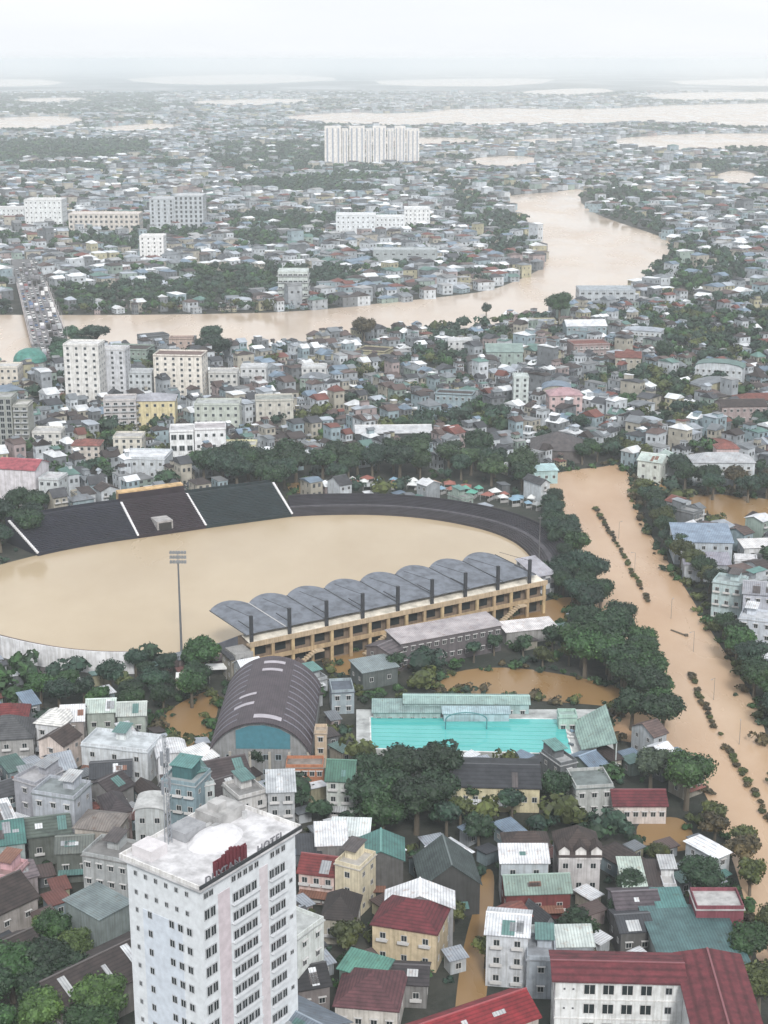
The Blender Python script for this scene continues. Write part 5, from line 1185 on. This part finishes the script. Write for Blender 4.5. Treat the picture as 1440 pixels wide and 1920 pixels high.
LM = [((400, 1750), 'the white hotel tower'), ((1200, 1850), 'the red-roofed school'), ((760, 1760), 'the maroon-roofed cream house'), ((880, 1400), 'the turquoise pool'), ((490, 1320), 'the arched gym'),
      ((740, 1130), 'the covered grandstand'), ((300, 970), 'the dark bleachers'), ((780, 940), 'the curved terrace'), ((1310, 1010), 'the blue-grey warehouse'), ((1360, 880), 'the large blue-white house'),
      ((180, 700), 'the white river tower'), ((290, 780), 'the pale yellow block'), ((1058, 760), 'the large pink house'), ((1050, 840), 'the big brown hipped roof'), ((740, 825), 'the long dark hall'),
      ((215, 1400), 'the broad white house'), ((910, 1760), 'the flooded alley'), ((1085, 1620), 'the gabled villa'), ((1316, 1650), 'the broad round tree'), ((1250, 1560), 'the ochre flood pool'),
      ((1240, 1180), 'the flooded road'), ((945, 670), 'the wide grey-green hall'), ((510, 775), 'the cream window-row house'), ((1400, 1130), 'the lilac grey house'), ((80, 1490), 'the maroon-banded house'),
      ((620, 1640), 'the pink red-roofed house'), ((60, 1800), 'the left-edge brown hall'), ((30, 820), 'the ribbed tower'), ((85, 600), 'the river bridge'), ((1245, 670), 'the conical tree')]
nh_ = 0
for _ in range(900):
    if nh_ >= 18: break
    yi = R.uniform(560, 1010); xi = R.uniform(-1, 1)*.2483*yi; w_, d_ = R.uniform(12, 26), R.uniform(9, 16); rz = TH*R.choice([0, 1, -.4])+R.uniform(-.15, .15)
    if mark(xi, yi, w_, d_, rz, test=True, pad=1) or any(inpoly([xi], [yi], g_)[0] for g_ in GARD): continue
    nh_ += 1; ri = R.choice([0, 1, 2, 3, 4, 6, 7, 8]); rc, rm, rn = ROOFS[ri]; wc, wn = R.choice(WALLS); h = R.uniform(5, 9.5); nf_ = 1 if h < 6.5 else 2
    o = house_at(xi, yi, rz, w_, d_, h, R.choice(['gx', 'gx', 'hip', 'arch', 'flat']), R.uniform(1.5, 3), wc, rc, rm, nx=int(w_/3), nf=nf_, name='hall')
    desc_register(o, 'large %s hall with %s roof' % (wn, rn), 'hall', 'large halls in the city')
for i in order:
    xi, yi = float(x[i]), float(y[i])
    istree = gn[i] > .42 or (forest[i] and R.random() < .75) or gard[i]
    if istree or R.random() < .10:
        r_ = R.uniform(2.6, 5.2)
        if mark(xi, yi, r_*1.0, r_*1.0, test=True): continue
        mark(xi, yi, r_*.9, r_*.9); tn = R.choice([DG, BG, MG, OL, BG])
        if TREES < TMAX: tree_at(xi, yi, r_, tint=tn, desc='green city tree', small=yi > 520)
        else: stuffT.append((xi, yi, r_, *tn))
        continue
    if streets[i] and yi > 600: continue
    w_ = R.uniform(4.2, 7.8); d_ = R.uniform(6, 11.5); rz = TH+R.choice([0, 0, math.pi/2, 0])-(math.pi/2 if R.random() < .3 else 0)+R.uniform(-.1, .1)
    if xi > 60 and yi > 520: rz += .25*math.sin(xi/60)
    rz = (rz+math.pi/4) % (math.pi/2)-math.pi/4 if R.random() < .5 else rz
    rz = ((rz+math.pi/2) % math.pi)-math.pi/2
    ok = False
    for sc in (1, .8, .62):
        if not mark(xi, yi, w_*sc, d_*sc, rz, test=True): ok = True; w_ *= sc; d_ *= sc; break
    if not ok: continue
    mark(xi, yi, w_, d_, rz)
    h = R.choice([3.4, 3.6, 4, 6.6, 7, 7.4, 7, 10.2]) if yi > 500 else R.choice([3.4, 3.6, 4, 6.2, 6.8])
    if R.random() < .025 and 560 < yi < 860: h = R.uniform(11, 15)
    wc, wn = R.choices(WALLS, [5, 4, 3, 3, 1, 3, 1, 1])[0]; ri = R.choices(range(11), WR)[0]
    if yi < 470: wc = tuple(c*.78 for c in wc)
    if vnoise(xi, yi, 60, 8) > .5 and R.random() < .45: ri = R.choice([5, 6, 4])
    rc, rm, rn = ROOFS[ri]; roof = 'flat' if rm == 'conc' else R.choice(['gx', 'gy', 'gx', 'hip', 'shed'])
    rh = R.uniform(.3, .8) if roof == 'shed' else R.uniform(1.1, 2.4)
    j = R.uniform(.8, 1.15); rc = tuple(c*j for c in rc)
    if HN < HMAX:
        o = house_at(xi, yi, rz, w_, d_, h, roof, rh, wc, rc, rm, nx=max(1, round(w_/3.4)), detail=1 if yi > 450 else 2)
        if R.random() < .55:
            b = MB(); dd = R.uniform(1.4, 2.6); hh = min(h-.6, 2.9); b.prism([(-d_/2-dd, hh-.4), (-d_/2-dd, hh-.3), (-d_/2-.02, hh), (-d_/2-.02, hh-.1)], 'x', -w_/2+.2, w_/2-R.uniform(.2, 2)); b.build('awning', 'tin', o, R.choice([(.5, .52, .54), (.2, .22, .24), (.1, .22, .2), (.25, .1, .08)]))
        if roof == 'flat' and R.random() < .75:
            b = MB(); a_ = R.uniform(-.2, .2)*w_; b.box(a_-1.6, a_+1.6, d_/2-4.4, d_/2-.4, h+.14, h+2.7); b.build('rooftop_room', 'wall', o, wc)
            b = MB(); b.prism([(d_/2-5.8, h+2.71), (d_/2-5.8, h+2.8), (d_/2-.2, h+3.3), (d_/2-.2, h+3.2)], 'x', a_-1.9, a_+1.9); b.build('rooftop_cover', 'tin', o, R.choice([(.5, .52, .54), (.25, .28, .3), (.12, .26, .24)]))
        nfl = max(1, round(h/3.3)); desc_register(o, '%s %s house with %s roof' % (('single-storey', 'two-storey', 'three-storey', 'four-storey', 'tall', 'tall', 'tall')[nfl-1], wn, rn), 'house', 'houses of the city'); HN += 1
    else: stuffH.append((xi, yi, rz, w_, d_, h, {'flat': 0, 'gx': 1, 'gy': 1, 'hip': 2, 'shed': 1}[roof], rh, *wc, *rc))

# small sheds and shrubs in the gaps left between the houses
SH = 0; shrubs = []
for it_ in range(40000):
    yi = 250+820*R.random()**1.15; xi = R.uniform(-1, 1)*(.2483*yi*1.12+15); q = R.random()
    if it_ < 12000: yi = 250+R.random()*160; q = R.random()*.42; xi = R.uniform(-1, 1)*(.2483*yi*1.12+15)
    if q < .42:
        w_, d_ = R.uniform(2.4, 4.6), R.uniform(2.6, 5); rz = TH+R.choice([0, 1.57])-R.choice([0, 1.57])+R.uniform(-.2, .2)
        if mark(xi, yi, w_, d_, rz, test=True): continue
        if any(inpoly([xi], [yi], g_)[0] for g_ in GARD[:4]): continue
        mark(xi, yi, w_, d_, rz); h = R.uniform(2.2, 3.4); rc, rm, rn = ROOFS[R.choices(range(9), [10, 12, 14, 8, 8, 8, 4, 6, 4])[0]]; wc = R.choice(WALLS)[0]; rs = R.uniform(.2, .6)
        if SH < 290 and yi < 600:
            SH += 1; o = house_at(xi, yi, rz, w_, d_, h, 'shed', rs, tuple(c*.8 for c in wc), rc, 'tin', nx=1 if yi < 450 else 0, nf=1, name='small_shed', wkind='plain')
            desc_register(o, 'small shed with %s roof' % rn, 'shed', 'small sheds between the houses')
        else: stuffH.append((xi, yi, rz, w_, d_, h, 1, rs, *wc, *rc))
    else:
        r_ = R.uniform(.9, 2.3)
        if mark(xi, yi, r_, r_, test=True): continue
        mark(xi, yi, r_*.8, r_*.8); shrubs.append((xi, yi, r_, *R.choice([DG, BG, MG, OL, OL])))
for wi, wp in enumerate(WATERS[:13]):
    if wi in (0, 1, 6): continue
    for a, b in zip(wp, wp[1:]+wp[:1]):
        for _ in range(int((b-a).length/(2.2 if wi != 2 else 4))):
            p = a.lerp(b, R.random()); r_ = R.uniform(.7, 2.4); p = p+Vector((R.gauss(0, 1.3), R.gauss(0, 1.3), 0))
            shrubs.append((p.x, p.y, r_, *R.choice([DG, OL, BR, MG])))
# rooftop rooms and lean-tos on the far houses
for t in list(stuffH):
    if R.random() < .45:
        a_ = t[2]; lx = R.uniform(-.25, .25)*t[3]; ly = R.uniform(-.3, .3)*t[4]; rc = ROOFS[R.choices(range(11), WR)[0]][0]
        stuffH.append((t[0]+lx*math.cos(a_)-ly*math.sin(a_), t[1]+lx*math.sin(a_)+ly*math.cos(a_), a_+.03, t[3]*R.uniform(.3, .6), t[4]*R.uniform(.25, .5), t[5]+R.uniform(1.6, 3.2), R.choice([0, 1]), R.uniform(.5, 1), *t[8:11], *rc))
# far rings: bigger spacing
def ring(y0, y1, pu, pv, big, tp):
    x, y = gridpts(y0, y1, pu, pv, pu*.16)
    k = np.ones(x.shape, bool)
    for wpoly in WATERS: k &= ~inpoly(x, y, wpoly)
    gx = ((x-GX0)/GR).astype(int); gy = ((y-GY0)/GR).astype(int); ins = (gx >= 0) & (gx < OCC.shape[0]) & (gy >= 0) & (gy < OCC.shape[1])
    oc = np.zeros(x.shape, bool); oc[ins] = OCC[gx[ins], gy[ins]]; k &= ~oc
    x, y = x[k], y[k]; fo = np.zeros(x.shape, bool)
    for f in FOREST: fo |= inpoly(x, y, f)
    g_ = vnoise(x, y, 130*big, 2)+.6*vnoise(x, y, 45*big, 4); rr = NP.rand(x.size)
    city = vnoise(x, y*.6, 420, 6)-np.clip((y-1800)/4000, 0, .3)
    T = (fo & (rr < .70)) | (g_ > tp) | (rr < .16) | (city < -.82)
    for i in np.nonzero(T)[0]:
        r_ = R.uniform(3, 6)*big
        stuffT.append((x[i], y[i], r_, *R.choice([DG, BG, MG, BG])))
    for i in np.nonzero(~T & (rr < .90))[0]:
        wc, _ = R.choices(WALLS, [5, 4, 3, 3, 1, 3, 1, 1])[0]; rc = ROOFS[R.choices(range(11), [13, 11, 13, 12, 8, 6, 4, 8, 4, 8, 7])[0]][0]
        h = R.choice([3.5, 4, 6.5, 7, 7, 10]); h = R.uniform(11, 17) if R.random() < .008 else h
        s = big**.8
        stuffH.append((x[i], y[i], TH+R.choice([0, math.pi/2])+R.uniform(-.3, .3), R.uniform(6, 11)*s, R.uniform(8, 14)*s, h, R.choice([0, 1, 1, 2]), R.uniform(1, 2.2), *wc, *rc))
ring(1060, 1700, 11.5, 14, 1.0, .45)
ring(1700, 2700, 15, 19, 1.25, .40)
ring(2700, 4600, 22, 28, 1.6, .45)
ring(4600, 8500, 40, 60, 2.6, .45)

# ---- vectorised stuff meshes
def fast_mesh(name, V, quads, tris, qc, tc_, m):
    nq, ntr = len(quads), len(tris)
    me = bpy.data.meshes.new(name); me.vertices.add(len(V)); me.vertices.foreach_set('co', V.astype(np.float32).ravel())
    me.loops.add(nq*4+ntr*3); li = np.concatenate([quads.ravel(), tris.ravel()]).astype(np.int32); me.loops.foreach_set('vertex_index', li)
    me.polygons.add(nq+ntr); st = np.concatenate([np.arange(nq)*4, nq*4+np.arange(ntr)*3]).astype(np.int32); me.polygons.foreach_set('loop_start', st)
    a = me.attributes.new('Col', 'FLOAT_COLOR', 'FACE')
    col = np.concatenate([qc, tc_]) if ntr else qc
    col = np.concatenate([col, np.ones((len(col), 1))], 1).astype(np.float32); a.data.foreach_set('color', col.ravel())
    me.polygons.foreach_set('use_smooth', np.zeros(nq+ntr, bool)); me.materials.append(M[m]); me.update(calc_edges=True); me.validate(); return me
A = np.array(stuffH); n = len(A)
c, s = np.cos(A[:, 2]), np.sin(A[:, 2]); hw, hd, h = A[:, 3]/2, A[:, 4]/2, A[:, 5]; kind = A[:, 6]; rh = np.where(kind == 0, .02, A[:, 7]); o = np.where(kind == 0, .2, .45)
ridge = np.where(kind == 2, np.maximum(hw-hd, .3)*0+hw*.35, np.where(kind == 0, hw+o, hw+o)); rw = np.where(kind == 0, hd+o, .05)
def put(lx, ly, z): return np.stack([A[:, 0]+lx*c-ly*s, A[:, 1]+lx*s+ly*c, z], 1)
pts = [put(sx*hw, sy*hd, 0*h) for sx, sy in ((-1, -1), (1, -1), (1, 1), (-1, 1))]+[put(sx*hw, sy*hd, h) for sx, sy in ((-1, -1), (1, -1), (1, 1), (-1, 1))]
pts += [put(sx*(hw+o), sy*(hd+o), h-.15) for sx, sy in ((-1, -1), (1, -1), (1, 1), (-1, 1))]+[put(sx*ridge, sy*rw, h+rh) for sx, sy in ((-1, -1), (1, -1), (1, 1), (-1, 1))]
# windows: 2 per floor on front and back and one on sides (single-floor band), proud of the wall
extra = []
K = 16
for (fx, fy) in ((0, -1), (0, 1), (1, 0), (-1, 0)):
    for lev in (.0, .5):
        for q in (-.45, .45):
            zz0 = h*(lev+.16); zz1 = zz0+np.minimum(1.5, h*.24)
            if fx == 0: cx = hw*q; e = .12*hw+.25; P4 = [(cx-e, fy*(hd+.05)), (cx+e, fy*(hd+.05))]
            else: cy = hd*q; e = .4+0*hd; P4 = [(fx*(hw+.05), cy-e), (fx*(hw+.05), cy+e)]
            extra += [put(P4[0][0], P4[0][1], zz0), put(P4[1][0], P4[1][1], zz0), put(P4[1][0], P4[1][1], zz1), put(P4[0][0], P4[0][1], zz1)]
near = A[:, 1] < 1900
V0 = np.stack(pts, 1)                                    # n,16,3
Q = np.array([(0, 1, 5, 4), (1, 2, 6, 5), (2, 3, 7, 6), (3, 0, 4, 7), (8, 9, 13, 12), (9, 10, 14, 13), (10, 11, 15, 14), (11, 8, 12, 15), (12, 13, 14, 15), (11, 10, 9, 8)])
qi = (np.arange(n)[:, None, None]*16+Q[None]).reshape(-1, 4)
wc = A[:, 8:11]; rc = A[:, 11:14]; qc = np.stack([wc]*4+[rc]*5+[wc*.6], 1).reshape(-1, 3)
E = np.stack(extra, 1)[near]; ne = E.shape[0]; k = E.shape[1]
off = V0.size//3
wq = off+np.arange(ne*k).reshape(-1, 4); wcol = np.tile(np.array([[.04, .045, .05]]), (len(wq), 1))*NP.uniform(.5, 2.2, (len(wq), 1))
me = fast_mesh('far_houses', np.concatenate([V0.reshape(-1, 3), E.reshape(-1, 3)]), np.concatenate([qi, wq]), np.zeros((0, 3), int), np.concatenate([qc, wcol]), np.zeros((0, 3)), 'attr')
tag(obj('far_houses', me), 'thousands of small pale roofed houses covering the city into the haze', 'houses', kind='stuff')
B = np.array(stuffT); n = len(B)
def blob_tpl(seed, nl, ls, sub=1):
    rn = np.random.RandomState(seed); V = []; Fq = []
    lob = [(0, 0, 0, .7)]+[(*(rn.normal(size=3)*np.array([.42, .42, .22])), rn.uniform(.3, .5)) for _ in range(5)]
    for _ in range(nl):
        l = lob[rn.randint(len(lob))]; d = rn.normal(size=3); d[2] = abs(d[2])*.9-.15; d /= np.linalg.norm(d)
        cc = np.array(l[:3])+d*l[3]; nr = d+rn.normal(size=3)*.45; nr /= np.linalg.norm(nr); a = np.cross(nr, rn.normal(size=3)); a /= np.linalg.norm(a); b = np.cross(nr, a); e = ls*(.6+.8*rn.rand())
        k = len(V); V += [cc+a*e, cc+b*e, cc-a*e, cc-b*e]; Fq.append((k, k+1, k+2, k+3))
    k = len(V); m_ = 8                 # inner core so a crown is never hollow
    for zz, r0 in ((-.6, .3), (-.1, .62), (.35, .5), (.62, .12)):
        for i in range(m_): t = 2*math.pi*i/m_; V.append(np.array((r0*math.cos(t), r0*math.sin(t), zz)))
    for j in range(3):
        for i in range(m_): Fq.append((k+j*m_+i, k+j*m_+(i+1) % m_, k+(j+1)*m_+(i+1) % m_, k+(j+1)*m_+i))
    Fq.append((k+24, k+26, k+28, k+30))
    return np.array(V), np.array(Fq)
def build_blobs(name, B, label, specs, base=.95):
    VV, QQ, CC = [], [], []; off = 0
    for lo, hi, nl, ls in specs:
        for t in range(3):
            sel = B[(B[:, 1] >= lo) & (B[:, 1] < hi)][t::3]
            if not len(sel): continue
            tv, tq = blob_tpl(t+int(lo), nl, ls); ang = NP.uniform(0, 6.28, len(sel)); ca, sa = np.cos(ang)[:, None], np.sin(ang)[:, None]; r_ = sel[:, 2][:, None]
            X = sel[:, 0][:, None]+(tv[None, :, 0]*ca-tv[None, :, 1]*sa)*r_; Y = sel[:, 1][:, None]+(tv[None, :, 0]*sa+tv[None, :, 1]*ca)*r_; Z = np.minimum(r_, 4.8)*base+(1 if base > .9 else 0)+tv[None, :, 2]*np.minimum(r_, 4.8)*NP.uniform(.75, 1.1, (len(sel), 1))
            VV.append(np.stack([X, Y, Z], 2).reshape(-1, 3)); QQ.append((off+np.arange(len(sel))[:, None, None]*len(tv)+tq[None]).reshape(-1, 4))
            cc = sel[:, 3:6][:, None, :]*NP.uniform(.6, 1.5, (len(sel), len(tq), 1))*NP.uniform(.8, 1.2, (len(sel), 1, 1)); CC.append(cc.reshape(-1, 3)); off += len(sel)*len(tv)
    me = fast_mesh(name, np.concatenate(VV), np.concatenate(QQ), np.zeros((0, 3), int), np.concatenate(CC), np.zeros((0, 3)), 'attrleaf')
    tag(obj(name, me), label, 'plants', kind='stuff')
build_blobs('far_trees', B, 'dark green tree cover between the city houses and beyond the river', ((0, 1250, 170, .15), (1250, 2700, 42, .26), (2700, 9000, 14, .42)))
build_blobs('shrubs', np.array(shrubs), 'low shrubs and weeds filling the yards between the houses', ((0, 480, 90, .2), (480, 2000, 40, .28)), .45)

# ------------------------------------------------------------------ labels for everything registered
def near_phrase(px, py):
    def key(l): return math.hypot(px-l[0][0], (py-l[0][1])*1.5)
    l = min(LM, key=key); dx, dy = px-l[0][0], py-l[0][1]
    rel = ('left of ' if dx < 0 else 'right of ') if abs(dx) > abs(dy)*1.2 else ('behind ' if dy < 0 else 'in front of ')
    return rel+l[1]
ORD = ['first', 'second', 'third', 'fourth', 'fifth', 'sixth', 'seventh', 'eighth', 'ninth', 'tenth', 'eleventh', 'twelfth', 'thirteenth', 'fourteenth', 'fifteenth', 'sixteenth', 'seventeenth', 'eighteenth', 'nineteenth', 'twentieth']
def ordn(k):
    if k < 20: return ORD[k]
    t = ['', '', 'twenty', 'thirty', 'forty', 'fifty', 'sixty', 'seventy', 'eighty', 'ninety'][(k+1)//10]; u = (k+1) % 10
    return t+('-'+ORD[u-1] if u else 'th').replace('yth', 'ieth') if u else t[:-1]+'ieth'
bkt = {}
for o, d, cat, grp in ALL:
    px, py, _ = P(*o.location)
    if cat in ('house',) or d == 'green city tree' or d.startswith('small shed') or cat == 'hall': d2 = d+' '+near_phrase(px, py)
    else: d2 = d
    bkt.setdefault(d2, []).append((px, py, o, cat, grp))
for d, items in bkt.items():
    items.sort(key=lambda t: t[0]); m_ = len(items)
    for k, (px, py, o, cat, grp) in enumerate(items):
        if m_ == 1: lab = d
        elif k == 0: lab = 'leftmost '+d
        elif k == m_-1: lab = 'rightmost '+d
        else: lab = d+', '+ordn(k)+' from left'
        if len(lab.split()) > 16: lab = lab.replace(' the ', ' ')
        tag(o, lab, cat, grp)

# ------------------------------------------------------------------ haze
hm = bpy.data.materials.new('haze'); hm.use_nodes = True; n_ = hm.node_tree; n_.nodes.remove(n_.nodes['Principled BSDF'])
pv = n_.nodes.new('ShaderNodeVolumePrincipled'); pv.inputs['Color'].default_value = (.90, .96, 1.0, 1); pv.inputs['Density'].default_value = .00013; pv.inputs['Anisotropy'].default_value = 0
n_.links.new(pv.outputs[0], n_.nodes['Material Output'].inputs['Volume'])
b = MB(); b.box(-24000, 24000, -2500, 46000, -1, H+8)
hz = b.build('haze', ()); hz.data.materials.append(hm); tag(hz, kind='stuff')
print('INFO individuals houses', HN, 'trees', TREES, 'handT', handT, 'stuffH', len(stuffH), 'stuffT', len(stuffT), 'objs', len(COL.objects))
